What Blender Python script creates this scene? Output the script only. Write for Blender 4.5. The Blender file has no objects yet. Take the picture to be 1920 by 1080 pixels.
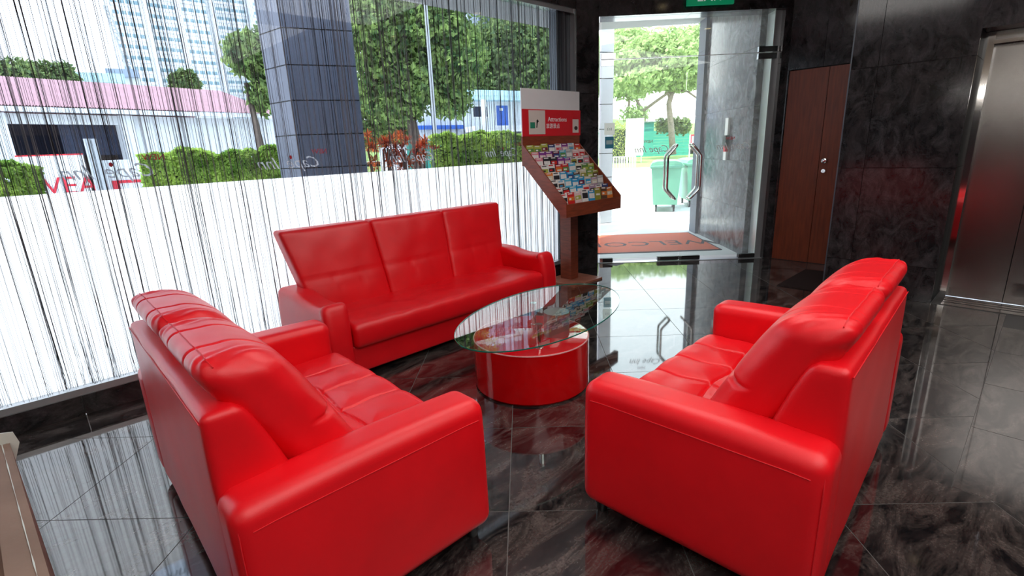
import bpy, math, random
from mathutils import Vector, Matrix, noise
random.seed(7)
R2 = math.sqrt(2)
sc = bpy.context.scene
COL = sc.collection

# ---------------------------------------------------------------- camera
CAM = Vector((0, 0, 1.55))
F = 953.78
RIGHT = Vector((0.720, -0.693, -0.0390))
DOWN = Vector((-0.2110, -0.1663, -0.9633))
FWD = RIGHT.cross(DOWN) * -1
RIGHT.normalize()
FWD = DOWN.cross(RIGHT); FWD.normalize()
if FWD.x < 0: FWD = -FWD
DOWN = (DOWN - DOWN.dot(RIGHT) * RIGHT); DOWN.normalize()
FWD = RIGHT.cross(DOWN); FWD.normalize()
if FWD.x < 0: FWD = -FWD
cam = bpy.data.cameras.new('camera')
cam.sensor_width = 36; cam.lens = F / 1920 * 36; cam.clip_end = 900; cam.clip_start = .02
co = bpy.data.objects.new('camera', cam); COL.objects.link(co)
m = Matrix((RIGHT, -DOWN, -FWD)).transposed().to_4x4(); m.translation = CAM
co.matrix_world = m
sc.camera = co
def ray(px, py): return RIGHT * (px - 960) + DOWN * (py - 540) + FWD * F
def at(px, py, d):
    """the point of the world seen at a pixel, at horizontal distance d"""
    r = ray(px, py); return CAM + r * (d / math.hypot(r.x, r.y))
def atz(px, py, z=0.0):
    r = ray(px, py); return CAM + r * ((z - CAM.z) / r.z)

# ---------------------------------------------------------------- light
SKY, SUN = 5.0, 11.0
w = bpy.data.worlds.new('world'); sc.world = w; w.use_nodes = True
nt = w.node_tree; nt.nodes.clear()
wo = nt.nodes.new('ShaderNodeOutputWorld'); wb = nt.nodes.new('ShaderNodeBackground')
wt = nt.nodes.new('ShaderNodeTexCoord'); ws = nt.nodes.new('ShaderNodeSeparateXYZ'); wr = nt.nodes.new('ShaderNodeValToRGB')
nt.links.new(wt.outputs['Generated'], ws.inputs[0]); nt.links.new(ws.outputs['Z'], wr.inputs[0])
wr.color_ramp.elements[0].position = .0; wr.color_ramp.elements[0].color = (1, 1, 1, 1)
wr.color_ramp.elements[1].position = .9; wr.color_ramp.elements[1].color = (.62, .78, 1, 1)
nt.links.new(wr.outputs[0], wb.inputs[0]); nt.links.new(wb.outputs[0], wo.inputs[0])
wb.inputs[1].default_value = SKY
sl = bpy.data.lights.new('sun', 'SUN'); sl.energy = SUN; sl.angle = .02; sl.color = (1, .96, .88)
so = bpy.data.objects.new('sun', sl); COL.objects.link(so)
sd = Vector((-.88 * .47, .47 * .47, .88))
so.rotation_euler = (-sd).to_track_quat('-Z', 'Y').to_euler()
def area(name, loc, sx, sy, e, rot=(0, 0, 0), color=(1, .97, .93)):
    l = bpy.data.lights.new(name, 'AREA'); l.shape = 'RECTANGLE'; l.size = sx; l.size_y = sy; l.energy = e; l.color = color
    o = bpy.data.objects.new(name, l); COL.objects.link(o); o.location = loc; o.rotation_euler = rot
    return o
area('ceiling_light_panel', (1.0, -1.2, 3.3), 5.0, 3.4, 150)  # broad soft fill lights added under the unseen ceiling to brighten the sofas
area('ceiling_light_panel', (2.8, 1.9, 3.3), 2.6, 1.4, 42)
sc.view_settings.view_transform = 'Standard'; sc.view_settings.look = 'None'
sc.view_settings.exposure = 0.0; sc.view_settings.gamma = 1.0; sc.view_settings.use_curve_mapping = False
try:
    sc.cycles.use_denoising = True; sc.cycles.max_bounces = 10; sc.cycles.transparent_max_bounces = 24
    sc.cycles.caustics_reflective = False; sc.cycles.caustics_refractive = False
    sc.cycles.sample_clamp_indirect = 6
except Exception: pass

# ---------------------------------------------------------------- materials
def N(nt, t, **k):
    n = nt.nodes.new('ShaderNode' + t)
    for a, b in k.items(): setattr(n, a, b)
    return n
def mat(name, col, rough=.5, metal=0, bump=0, bscale=60, ior=1.5, var=0, vscale=6, coat=0, trans=0, emit=0, stretch=None, spec=None):
    m = bpy.data.materials.new(name); m.use_nodes = True; nt = m.node_tree; b = nt.nodes['Principled BSDF']
    c = (*col, 1)
    b.inputs['Base Color'].default_value = c; b.inputs['Roughness'].default_value = rough; b.inputs['Metallic'].default_value = metal
    b.inputs['IOR'].default_value = ior; b.inputs['Coat Weight'].default_value = coat
    if spec is not None: b.inputs['Specular IOR Level'].default_value = spec
    if emit:
        b.inputs['Emission Color'].default_value = c; b.inputs['Emission Strength'].default_value = emit
    tc = N(nt, 'TexCoord'); mp = N(nt, 'Mapping'); nt.links.new(tc.outputs['Object'], mp.inputs[0])
    if stretch: mp.inputs['Scale'].default_value = stretch
    if var:
        n = N(nt, 'TexNoise'); n.inputs['Scale'].default_value = vscale; n.inputs['Detail'].default_value = 5
        nt.links.new(mp.outputs[0], n.inputs['Vector'])
        r = N(nt, 'ValToRGB'); r.color_ramp.elements[0].position = .3; r.color_ramp.elements[1].position = .7
        r.color_ramp.elements[0].color = tuple(max(0, x * (1 - var)) for x in col) + (1,)
        r.color_ramp.elements[1].color = tuple(min(1, x * (1 + var)) for x in col) + (1,)
        nt.links.new(n.outputs[0], r.inputs[0]); nt.links.new(r.outputs[0], b.inputs['Base Color'])
    if bump:
        n2 = N(nt, 'TexNoise'); n2.inputs['Scale'].default_value = bscale; n2.inputs['Detail'].default_value = 4
        nt.links.new(mp.outputs[0], n2.inputs['Vector'])
        bp = N(nt, 'Bump'); bp.inputs['Strength'].default_value = bump; bp.inputs['Distance'].default_value = .01
        nt.links.new(n2.outputs[0], bp.inputs['Height']); nt.links.new(bp.outputs[0], b.inputs['Normal'])
    return m
def granite(name, dark, mid, light, rough, ior, scale, amount=.62, bump=0.0):
    m = bpy.data.materials.new(name); m.use_nodes = True; nt = m.node_tree; b = nt.nodes['Principled BSDF']
    tc = N(nt, 'TexCoord'); oi = N(nt, 'ObjectInfo'); ml = N(nt, 'VectorMath', operation='SCALE'); ml.inputs['Scale'].default_value = 40
    cb = N(nt, 'CombineXYZ')
    for i in range(3): nt.links.new(oi.outputs['Random'], cb.inputs[i])
    nt.links.new(cb.outputs[0], ml.inputs[0])
    ad = N(nt, 'VectorMath', operation='ADD'); nt.links.new(tc.outputs['Object'], ad.inputs[0]); nt.links.new(ml.outputs[0], ad.inputs[1])
    mp = N(nt, 'Mapping'); mp.inputs['Rotation'].default_value = (.3, .2, .7); mp.inputs['Scale'].default_value = (1, 2.6, 1.6)
    nt.links.new(ad.outputs[0], mp.inputs[0])
    n1 = N(nt, 'TexNoise'); n1.inputs['Scale'].default_value = scale; n1.inputs['Detail'].default_value = 11; n1.inputs['Roughness'].default_value = .70; n1.inputs['Distortion'].default_value = .8
    n2 = N(nt, 'TexNoise'); n2.inputs['Scale'].default_value = scale * .6; n2.inputs['Detail'].default_value = 8; n2.inputs['Distortion'].default_value = 1.6; n2.inputs['Roughness'].default_value = .76
    n3 = N(nt, 'TexNoise'); n3.inputs['Scale'].default_value = 90; n3.inputs['Detail'].default_value = 3
    for n in (n1, n2): nt.links.new(mp.outputs[0], n.inputs['Vector'])
    nt.links.new(tc.outputs['Object'], n3.inputs['Vector'])
    r1 = N(nt, 'ValToRGB'); e = r1.color_ramp.elements
    e[0].position = .42; e[0].color = (*dark, 1); e[1].position = .72; e[1].color = (*mid, 1)
    r2 = N(nt, 'ValToRGB'); e = r2.color_ramp.elements
    e[0].position = amount - .08; e[0].color = (0, 0, 0, 1); e[1].position = amount + .12; e[1].color = (1, 1, 1, 1)
    nt.links.new(n1.outputs[0], r1.inputs[0]); nt.links.new(n2.outputs[0], r2.inputs[0])
    mul = N(nt, 'Math', operation='MULTIPLY'); nt.links.new(r2.outputs[0], mul.inputs[0]); nt.links.new(n3.outputs[0], mul.inputs[1])
    mx = N(nt, 'Mix', data_type='RGBA'); nt.links.new(mul.outputs[0], mx.inputs[0]); nt.links.new(r1.outputs[0], mx.inputs[6]); mx.inputs[7].default_value = (*light, 1)
    nt.links.new(mx.outputs[2], b.inputs['Base Color'])
    b.inputs['Roughness'].default_value = rough; b.inputs['IOR'].default_value = ior
    if bump:
        bp = N(nt, 'Bump'); bp.inputs['Strength'].default_value = bump; bp.inputs['Distance'].default_value = .004
        nt.links.new(n1.outputs[0], bp.inputs['Height']); nt.links.new(bp.outputs[0], b.inputs['Normal'])
    return m
def thin_glass(name, tint, rough=0.0, ior=1.5, refl=(1, 1, 1), veil=0):
    m = bpy.data.materials.new(name); m.use_nodes = True; nt = m.node_tree; nt.nodes.clear()
    o = N(nt, 'OutputMaterial'); t = N(nt, 'BsdfTransparent'); g = N(nt, 'BsdfGlossy'); f = N(nt, 'Fresnel'); mx = N(nt, 'MixShader')
    t.inputs[0].default_value = (*tint, 1); g.inputs['Roughness'].default_value = rough; g.inputs[0].default_value = (*refl, 1); f.inputs[0].default_value = ior
    ge = N(nt, 'NewGeometry'); mr = N(nt, 'MapRange'); mr.inputs['To Min'].default_value = ior; mr.inputs['To Max'].default_value = 1 / ior
    nt.links.new(ge.outputs['Backfacing'], mr.inputs['Value']); nt.links.new(mr.outputs[0], f.inputs[0])
    nt.links.new(f.outputs[0], mx.inputs[0]); nt.links.new(t.outputs[0], mx.inputs[1]); nt.links.new(g.outputs[0], mx.inputs[2])
    last = mx
    if veil:
        d = N(nt, 'BsdfTranslucent'); d.inputs[0].default_value = (1, 1, 1, 1); m2 = N(nt, 'MixShader'); m2.inputs[0].default_value = veil
        nt.links.new(mx.outputs[0], m2.inputs[1]); nt.links.new(d.outputs[0], m2.inputs[2]); last = m2
    nt.links.new(last.outputs[0], o.inputs[0]); return m
def leafmat(name, c1, c2, tr=.35):
    m = bpy.data.materials.new(name); m.use_nodes = True; nt = m.node_tree; nt.nodes.clear()
    o = N(nt, 'OutputMaterial'); d = N(nt, 'BsdfDiffuse'); t = N(nt, 'BsdfTranslucent'); mx = N(nt, 'MixShader'); mx.inputs[0].default_value = tr
    tc = N(nt, 'TexCoord'); n = N(nt, 'TexNoise'); n.inputs['Scale'].default_value = 2.6; n.inputs['Detail'].default_value = 6
    nt.links.new(tc.outputs['Object'], n.inputs['Vector'])
    r = N(nt, 'ValToRGB'); r.color_ramp.elements[0].position = .35; r.color_ramp.elements[1].position = .65
    r.color_ramp.elements[0].color = (*c1, 1); r.color_ramp.elements[1].color = (*c2, 1)
    nt.links.new(n.outputs[0], r.inputs[0]); nt.links.new(r.outputs[0], d.inputs[0]); nt.links.new(r.outputs[0], t.inputs[0])
    nt.links.new(d.outputs[0], mx.inputs[1]); nt.links.new(t.outputs[0], mx.inputs[2]); nt.links.new(mx.outputs[0], o.inputs[0]); return m

M = {}
M['floor'] = granite('floor_granite', (.006, .006, .007), (.035, .026, .025), (.19, .155, .14), .045, 2.05, 3.4, .53)
M['wallg'] = granite('wall_granite', (.010, .010, .011), (.042, .034, .036), (.085, .08, .085), .12, 1.5, 3.8, .54)
M['wallx'] = granite('outdoor_wall_granite', (.035, .03, .035), (.13, .10, .105), (.30, .32, .33), .16, 1.5, 3.0, .52)
M['grout'] = mat('grout', (.12, .115, .11), .8)
M['dark'] = mat('dark_joint_and_shade', (.01, .01, .01), .6)
M['leather'] = mat('red_leather', (.80, .005, .012), .37, bump=.10, bscale=420, var=.06, vscale=5, ior=1.5)
M['leather3'] = mat('deep_red_leather', (.70, .003, .009), .40, bump=.10, bscale=420, var=.06, vscale=5, ior=1.5)
M['thread'] = mat('red_stitching', (.74, .012, .02), .55)
M['black'] = mat('black_plastic', (.01, .01, .01), .4)
M['redgloss'] = mat('red_lacquer', (.62, .002, .004), .12, coat=.5, var=.03)
M['redtop'] = mat('red_lacquer_top', (.66, .004, .01), .05, coat=1)
M['edgehighlight'] = mat('pink_edge_highlight', (.75, .35, .35), .4, var=.05)
M['chrome'] = mat('chrome', (.82, .82, .82), .08, 1, var=.03)
M['steel'] = mat('brushed_steel', (.34, .325, .315), .20, 1, bump=.015, bscale=30, stretch=(1, 1, 90), var=.08, vscale=14)
M['alu'] = mat('grey_aluminium', (.52, .54, .56), .32, .7, var=.05)
M['jamb'] = mat('dark_grey_jamb', (.075, .085, .10), .35, .3, var=.1)
M['wood'] = mat('reddish_rack_wood', (.20, .040, .016), .42, var=.25, vscale=9, stretch=(1, 1, 8), bump=.05)
M['woodp'] = mat('pale_red_wood', (.30, .11, .07), .22, var=.15, vscale=8)
M['doorwood'] = mat('cherry_wood', (.165, .028, .007), .42, var=.28, vscale=5, stretch=(9, 9, .7))
M['white'] = mat('white_paint', (.78, .78, .77), .5, var=.03)
M['plaster'] = mat('beige_wall_paint', (.36, .29, .22), .7, var=.05)
M['ceil'] = mat('ceiling_paint', (.62, .60, .57), .8, var=.03)
M['card'] = mat('cardboard', (.27, .18, .135), .8, var=.14, vscale=5, bump=.2, bscale=40)
M['carddark'] = mat('dark_cardboard', (.17, .085, .05), .8, var=.2, vscale=6)
M['tape'] = mat('pale_tape', (.62, .66, .60), .35, var=.1)
M['string'] = mat('dark_curtain_thread', (.012, .012, .014), .8)
M['string2'] = mat('grey_curtain_thread', (.16, .17, .19), .7)
M['glass_win'] = thin_glass('window_glass', (.70, .74, .78), 0, 1.4)
M['glass_door'] = thin_glass('door_glass', (.93, .97, .95), 0, 1.5, veil=.05)
M['glass_edge'] = mat('glass_edge', (.75, .85, .83), .1, emit=0, ior=1.5)
M['glass_table'] = thin_glass('table_glass', (.90, .97, .94), 0, 1.85)
M['glass_rim'] = mat('green_glass_rim', (.004, .16, .12), .06, ior=1.6)
fm = bpy.data.materials.new('frosted_film'); fm.use_nodes = True; nt = fm.node_tree; nt.nodes.clear()
o_ = N(nt, 'OutputMaterial'); a_ = N(nt, 'BsdfTranslucent'); b_ = N(nt, 'BsdfDiffuse'); c_ = N(nt, 'MixShader'); c_.inputs[0].default_value = .12
a_.inputs[0].default_value = (.97, .985, 1, 1); b_.inputs[0].default_value = (.9, .9, .9, 1)
nt.links.new(a_.outputs[0], c_.inputs[1]); nt.links.new(b_.outputs[0], c_.inputs[2]); nt.links.new(c_.outputs[0], o_.inputs[0])
M['frost'] = fm
M['decalglow'] = leafmat('white_glass_lettering', (.8, .82, .85), (.85, .87, .9), .6)
M['green_sign'] = mat('green_sign_plastic', (.0, .30, .13), .4, emit=.35)
M['sign_white'] = mat('sign_white', (.8, .9, .85), .5, emit=.3)
M['red'] = mat('red_print', (.62, .01, .02), .5)
M['decalred'] = mat('red_decal', (.55, .01, .03), .5)
M['decalwhite'] = mat('white_decal', (.85, .88, .9), .5)
M['mat_orange'] = mat('orange_mat', (.60, .115, .05), .95, bump=.6, bscale=300, var=.2, vscale=90)
M['mat_dark'] = mat('dark_mat_rubber', (.05, .03, .035), .9, bump=.4, bscale=300)
M['matbrown'] = mat('brown_door_mat', (.020, .010, .009), .95, bump=.5, bscale=300, spec=.1)
M['concrete'] = mat('pale_concrete', (.62, .61, .59), .8, var=.08, vscale=1.5)
M['grass'] = mat('grass', (.20, .30, .07), .9, var=.35, vscale=3, bump=.3, bscale=50)
M['coltile'] = mat('slate_blue_column_tile', (.085, .092, .125), .5, var=.12, vscale=3)
M['coltile2'] = mat('pale_grey_column_tile', (.42, .42, .44), .5, var=.06, vscale=3)
M['bin'] = mat('pale_green_bin_plastic', (.14, .36, .24), .5, var=.06)
M['binlid'] = mat('green_bin_lid', (.10, .28, .19), .5, var=.06)
M['leafA'] = leafmat('mango_tree_leaf', (.05, .11, .045), (.34, .46, .14), .35)
M['leafB'] = leafmat('light_tree_leaf', (.26, .38, .14), (.50, .62, .28), .45)
M['leafC'] = leafmat('hedge_leaf', (.16, .30, .05), (.55, .70, .16), .35)
M['leafD'] = leafmat('dull_tree_leaf', (.10, .16, .08), (.26, .33, .12), .4)
M['leafR'] = leafmat('red_croton_leaf', (.30, .025, .02), (.60, .17, .05), .3)
M['leafY'] = leafmat('yellow_green_leaf', (.35, .42, .08), (.60, .62, .22), .35)
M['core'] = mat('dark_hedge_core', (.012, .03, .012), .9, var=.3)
M['bark'] = mat('bark', (.10, .075, .06), .9, var=.3, bump=.5, bscale=12)
M['barkp'] = mat('pale_bark', (.22, .18, .15), .9, var=.3, bump=.5, bscale=12)
M['bwall'] = mat('white_render_wall', (.66, .68, .70), .8, var=.04)
M['bgrey'] = mat('grey_render_wall', (.30, .34, .42), .8, var=.05)
M['roofred'] = mat('pinkish_red_roof', (.30, .15, .18), .6, var=.12, vscale=2)
M['winblue'] = mat('dull_blue_glazing', (.20, .32, .36), .3)
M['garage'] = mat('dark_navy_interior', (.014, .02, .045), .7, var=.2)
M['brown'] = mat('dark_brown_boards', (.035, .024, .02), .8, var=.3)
M['blue'] = mat('blue_door_paint', (.01, .09, .42), .5, var=.06)
M['cyan'] = mat('pale_cyan_trim', (.45, .66, .70), .5, var=.05)
M['teal'] = mat('teal_corrugated_sheet', (.03, .30, .24), .5, var=.06)
M['stone'] = mat('dark_stone_wall', (.06, .065, .07), .9, var=.6, vscale=5)
M['orange'] = mat('orange_plastic', (.75, .22, .01), .5)
M['pole'] = mat('galvanised_pole', (.38, .40, .42), .5, .4, var=.06)
M['lamp'] = mat('warm_lamp_lens', (1, .78, .42), .4, emit=6)
M['tube'] = mat('white_lamp_tube', (1, .97, .93), .4, emit=14)
M['tealblue'] = mat('teal_blue_print', (.02, .26, .42), .5)
M['soffit'] = mat('soffit_paint', (.34, .34, .34), .8, var=.03)
M['gwhite'] = mat('white_gloss_board', (.70, .70, .72), .22, var=.02)
M['greyprint'] = mat('grey_print', (.25, .27, .28), .5)
M['greenprint'] = mat('green_print', (.02, .22, .13), .5)
M['cream'] = mat('cream_card', (.62, .56, .52), .5, var=.03)

# ---------------------------------------------------------------- builders
class MB:
    def __init__(s): s.v = []; s.f = []; s.mi = []
    def add(s, v, f, mi=0):
        k = len(s.v); s.v += [tuple(p) for p in v]; s.f += [tuple(i + k for i in q) for q in f]; s.mi += [mi] * len(f); return s
    def box(s, x0, x1, y0, y1, z0, z1, mi=0):
        v = [(x0, y0, z0), (x1, y0, z0), (x1, y1, z0), (x0, y1, z0), (x0, y0, z1), (x1, y0, z1), (x1, y1, z1), (x0, y1, z1)]
        return s.add(v, [(0, 3, 2, 1), (4, 5, 6, 7), (0, 1, 5, 4), (1, 2, 6, 5), (2, 3, 7, 6), (3, 0, 4, 7)], mi)
    def prism(s, poly, z0, z1, mi=0):
        n = len(poly); v = [(p[0], p[1], z0) for p in poly] + [(p[0], p[1], z1) for p in poly]
        f = [tuple(range(n))[::-1], tuple(range(n, 2 * n))] + [(i, (i + 1) % n, n + (i + 1) % n, n + i) for i in range(n)]
        return s.add(v, f, mi)
    def extr(s, prof, A, U, V, Wv, d, mi=0):
        """profile (u,v) in plane U,V at A, extruded d along Wv"""
        A, U, V, Wv = map(Vector, (A, U, V, Wv)); n = len(prof)
        v = [A + U * a + V * b for a, b in prof] + [A + U * a + V * b + Wv * d for a, b in prof]
        f = [tuple(range(n))[::-1], tuple(range(n, 2 * n))] + [(i, (i + 1) % n, n + (i + 1) % n, n + i) for i in range(n)]
        return s.add(v, f, mi)
    def wall(s, A, B, z0, z1, o0, o1, mi=0):
        """box along A->B, between perpendicular offsets o0..o1 (positive = left of A->B)"""
        A = Vector((A[0], A[1])); B = Vector((B[0], B[1])); d = (B - A).normalized(); n = Vector((-d.y, d.x))
        return s.prism([A + n * o0, B + n * o0, B + n * o1, A + n * o1] if o1 > o0 else [A + n * o1, B + n * o1, B + n * o0, A + n * o0], z0, z1, mi)
    def tube(s, pts, r, n=8, mi=0, closed=False):
        pts = [Vector(p) for p in pts]; rs = r if isinstance(r, (list, tuple)) else [r] * len(pts)
        rings = []; up = Vector((0, 0, 1)); prev = None
        L = len(pts)
        for i, p in enumerate(pts):
            if closed: t = (pts[(i + 1) % L] - pts[i - 1]).normalized()
            else: t = (pts[min(i + 1, L - 1)] - pts[max(i - 1, 0)]).normalized()
            if prev is None:
                a = up if abs(t.z) < .9 else Vector((1, 0, 0)); x = t.cross(a).normalized()
            else:
                x = (prev - t * prev.dot(t)).normalized()
            prev = x; y = t.cross(x)
            rings.append([p + (x * math.cos(k * math.tau / n) + y * math.sin(k * math.tau / n)) * rs[i] for k in range(n)])
        v = [q for g in rings for q in g]; f = []
        for i in range(L if closed else L - 1):
            j = (i + 1) % L
            for k in range(n): f.append((i * n + k, i * n + (k + 1) % n, j * n + (k + 1) % n, j * n + k))
        if not closed: f += [tuple(range(n))[::-1], tuple(range((L - 1) * n, L * n))]
        return s.add(v, f, mi)
    def lathe(s, prof, cx=0, cy=0, n=32, mi=0):
        v = []; f = []
        for r, z in prof:
            for k in range(n): v.append((cx + r * math.cos(k * math.tau / n), cy + r * math.sin(k * math.tau / n), z))
        for i in range(len(prof) - 1):
            for k in range(n): f.append((i * n + k, i * n + (k + 1) % n, (i + 1) * n + (k + 1) % n, (i + 1) * n + k))
        f += [tuple(range(n))[::-1], tuple(range((len(prof) - 1) * n, len(prof) * n))]
        return s.add(v, f, mi)
    def mesh(s, name, mats, smooth=False):
        me = bpy.data.meshes.new(name); me.from_pydata(s.v, [], s.f); me.update()
        for q in (mats if isinstance(mats, (list, tuple)) else [mats]): me.materials.append(q)
        if any(s.mi): me.polygons.foreach_set('material_index', s.mi)
        if smooth:
            me.polygons.foreach_set('use_smooth', [True] * len(s.f))
            if smooth != 'all':
                try: me.set_sharp_from_angle(angle=math.radians(40))
                except Exception: pass
        return me
    def obj(s, name, mats, parent=None, smooth=False, loc=None, rz=0):
        o = bpy.data.objects.new(name, s.mesh(name, mats, smooth)); COL.objects.link(o)
        if parent: o.parent = parent
        if loc is not None: o.location = loc
        if rz: o.rotation_euler.z = rz
        return o
def tag(o, label, cat, group=None, kind=None):
    o['label'] = label; o['category'] = cat
    if group: o['group'] = group
    if kind: o['kind'] = kind
    return o
def thing(name, label, cat, loc=(0, 0, 0), rz=0, group=None):
    o = bpy.data.objects.new(name, None); o.empty_display_size = .1; COL.objects.link(o); o.location = loc; o.rotation_euler.z = rz
    return tag(o, label, cat, group)
def struct(name, label=None):
    o = bpy.data.objects.new(name, None); COL.objects.link(o); o['kind'] = 'structure'
    if label: o['label'] = label
    o['category'] = name.split('_')[0]
    return o
def sobj(o, label=None):
    o['kind'] = 'structure'; o['category'] = o.name.split('_')[0].split('.')[0]
    if label: o['label'] = label
    return o
def box(name, x0, x1, y0, y1, z0, z1, m, parent=None): return MB().box(x0, x1, y0, y1, z0, z1).obj(name, m, parent)
def axis(a, r, n, k=4):
    if r >= a: r = a * .999
    e = [-a + r * (1 - math.cos(i / k * math.pi / 2)) for i in range(k)]
    i0, i1 = -a + r, a - r
    mid = [i0 + (i1 - i0) * i / n for i in range(n + 1)]
    return e + mid + [-x for x in reversed(e)]
def rbox(c, h, r, n, fn=None, k=4):
    """rounded box centred c, half sizes h, radius r, n inner divisions; fn deforms (x,y,z) relative to centre"""
    ax = [axis(h[i], r, n[i], k) for i in range(3)]
    verts = []; idx = {}; faces = []
    def vid(i, j, l):
        key = (i, j, l)
        if key not in idx:
            p = [ax[0][i], ax[1][j], ax[2][l]]
            q = [max(-(h[a] - r), min(h[a] - r, p[a])) for a in range(3)]
            # map box-rim coordinates to directions
            d = Vector([p[a] - q[a] for a in range(3)])
            if d.length > 1e-9:
                # push outward so that the rim follows a circle
                on = [abs(abs(p[a]) - h[a]) < 1e-9 for a in range(3)]
                if sum(on) == 1 and d.length > r * 1.0001 or True: d = d.normalized() * r
            pp = Vector(q) + d if d.length > 1e-9 else Vector(p)
            if fn: pp = Vector(fn(pp.x, pp.y, pp.z))
            idx[key] = len(verts); verts.append((pp.x + c[0], pp.y + c[1], pp.z + c[2]))
        return idx[key]
    Lx, Ly, Lz = (len(a) - 1 for a in ax)
    for i in range(Lx):
        for j in range(Ly):
            faces.append((vid(i, j, 0), vid(i, j + 1, 0), vid(i + 1, j + 1, 0), vid(i + 1, j, 0)))
            faces.append((vid(i, j, Lz), vid(i + 1, j, Lz), vid(i + 1, j + 1, Lz), vid(i, j + 1, Lz)))
    for i in range(Lx):
        for l in range(Lz):
            faces.append((vid(i, 0, l), vid(i + 1, 0, l), vid(i + 1, 0, l + 1), vid(i, 0, l + 1)))
            faces.append((vid(i, Ly, l), vid(i, Ly, l + 1), vid(i + 1, Ly, l + 1), vid(i + 1, Ly, l)))
    for j in range(Ly):
        for l in range(Lz):
            faces.append((vid(0, j, l), vid(0, j, l + 1), vid(0, j + 1, l + 1), vid(0, j + 1, l)))
            faces.append((vid(Lx, j, l), vid(Lx, j + 1, l), vid(Lx, j + 1, l + 1), vid(Lx, j, l + 1)))
    return MB().add(verts, faces)
_tc = {}
def text_mesh(s, size, ext=.0006, shear=0, m=None, align='CENTER'):
    key = (s, size, ext, shear, m.name if m else '')
    if key in _tc: return _tc[key]
    cu = bpy.data.curves.new('text', 'FONT'); cu.body = s; cu.size = size; cu.extrude = ext; cu.shear = shear
    cu.align_x = align; cu.align_y = 'CENTER'; cu.resolution_u = 2
    o = bpy.data.objects.new('t', cu); COL.objects.link(o); bpy.context.view_layer.update()
    me = bpy.data.meshes.new_from_object(o.evaluated_get(bpy.context.evaluated_depsgraph_get()))
    bpy.data.objects.remove(o); me.name = 'lettering'; me.materials.clear(); me.materials.append(m); _tc[key] = me
    return me
def text(s, size, loc, xdir, ydir, m, parent, name='lettering', shear=0):
    me = text_mesh(s, size, .0006, shear, m); o = bpy.data.objects.new(name, me); COL.objects.link(o)
    X = Vector(xdir).normalized(); Y = Vector(ydir).normalized(); Z = X.cross(Y)
    mm = Matrix((X, Y, Z)).transposed().to_4x4(); mm.translation = Vector(loc)
    if parent: o.parent = parent
    o.matrix_local = mm
    return o
def PQ(p, q, z=0): return Vector(((p + q) / R2, (p - q) / R2, z))
NP = Vector((1 / R2, 1 / R2, 0)); NQ = Vector((1 / R2, -1 / R2, 0)); UZ = Vector((0, 0, 1))

# ================================================================ ROOM
DP = 6.75            # door plane p
YW = 4.07            # plinth face
room = [(-3, -3.5), (5.9, -3.5), (5.9, -1.4), (6.25, -1.4), (6.25, .6), (5.9, .6), (5.9, 1.5), (7.02, 1.5), (7.02, 2.44), (6.95, 2.60), (5.47, 4.08), (5.0, 4.07), (-3, 4.07)]
room_c = [(-3, -3.5), (5.9, -3.5), (5.9, -1.4), (6.25, -1.4), (6.25, .6), (5.9, .6), (5.9, 1.5), (7.02, 1.5), (7.02, 2.5257), (5.47, 4.0757), (5.0, 4.07), (-3, 4.07)]
def clip_half(poly, a, b, c):   # keep a x + b y <= c
    out = []
    for i in range(len(poly)):
        P, Q = poly[i], poly[(i + 1) % len(poly)]
        dp, dq = a * P[0] + b * P[1] - c, a * Q[0] + b * Q[1] - c
        if dp <= 0: out.append(P)
        if dp * dq < 0:
            t = dp / (dp - dq); out.append((P[0] + t * (Q[0] - P[0]), P[1] + t * (Q[1] - P[1])))
    return out
def clip_room(poly):
    """the room is split into convex zones; pieces returned"""
    zones = [[(-1, 0, 3), (0, -1, 3.5), (0, 1, 4.07), (1, 0, 5.5), (1, 1, 9.546)],
             [(-1, 0, -5.5), (1, 0, 5.9), (0, -1, 3.5), (1, 1, 9.546), (0, 1, 4.07)],
             [(-1, 0, -5.9), (1, 0, 7.02), (0, -1, -1.5), (1, 1, 9.546)]]
    return zones
floor = struct('floor', 'polished dark granite tile floor with diagonal joints')
slab = MB().prism(room_c, -.03, -.0015).obj('grout_bed', M['grout'], floor)
J = .0022
def add_tile(poly, zones):
    for z in zones:
        q = poly
        for a, b, c in z:
            q = clip_half(q, a, b, c)
            if len(q) < 3: break
        if len(q) < 3: continue
        ar = abs(sum(q[i][0] * q[(i + 1) % len(q)][1] - q[(i + 1) % len(q)][0] * q[i][1] for i in range(len(q)))) / 2
        if ar < .002: continue
        cx = sum(p[0] for p in q) / len(q); cy = sum(p[1] for p in q) / len(q)
        MB().prism([(p[0] - cx, p[1] - cy) for p in q], -.0014, 0).obj('tile', M['floor'], floor, loc=(cx, cy, 0))
T = .695
B0 = 3.78   # inner edge of the border strip along the window
diag = [[(-1, 0, 3), (0, -1, 3.5), (0, 1, B0), (1, 0, 2.75), (1, 1, 9.546)],
        [(-1, 0, -2.75), (1, 0, 5.9), (0, -1, -.088), (0, 1, B0), (1, 1, 9.546)],
        [(-1, 0, -5.9), (1, 0, 7.02), (0, -1, -1.5), (0, 1, B0), (1, 1, 9.546)]]
for i in range(-12, 10):
    for j in range(-12, 12):
        p0 = 1.905 + T * i; q0 = .585 + T * j
        c = PQ(p0 + T / 2, q0 + T / 2)
        if not (-3.6 < c.x < 7.6 and -4.1 < c.y < 4.7): continue
        pl = [PQ(p0 + J, q0 + J), PQ(p0 + T - J, q0 + J), PQ(p0 + T - J, q0 + T - J), PQ(p0 + J, q0 + T - J)]
        add_tile([(v.x, v.y) for v in pl][::-1], diag)
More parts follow.
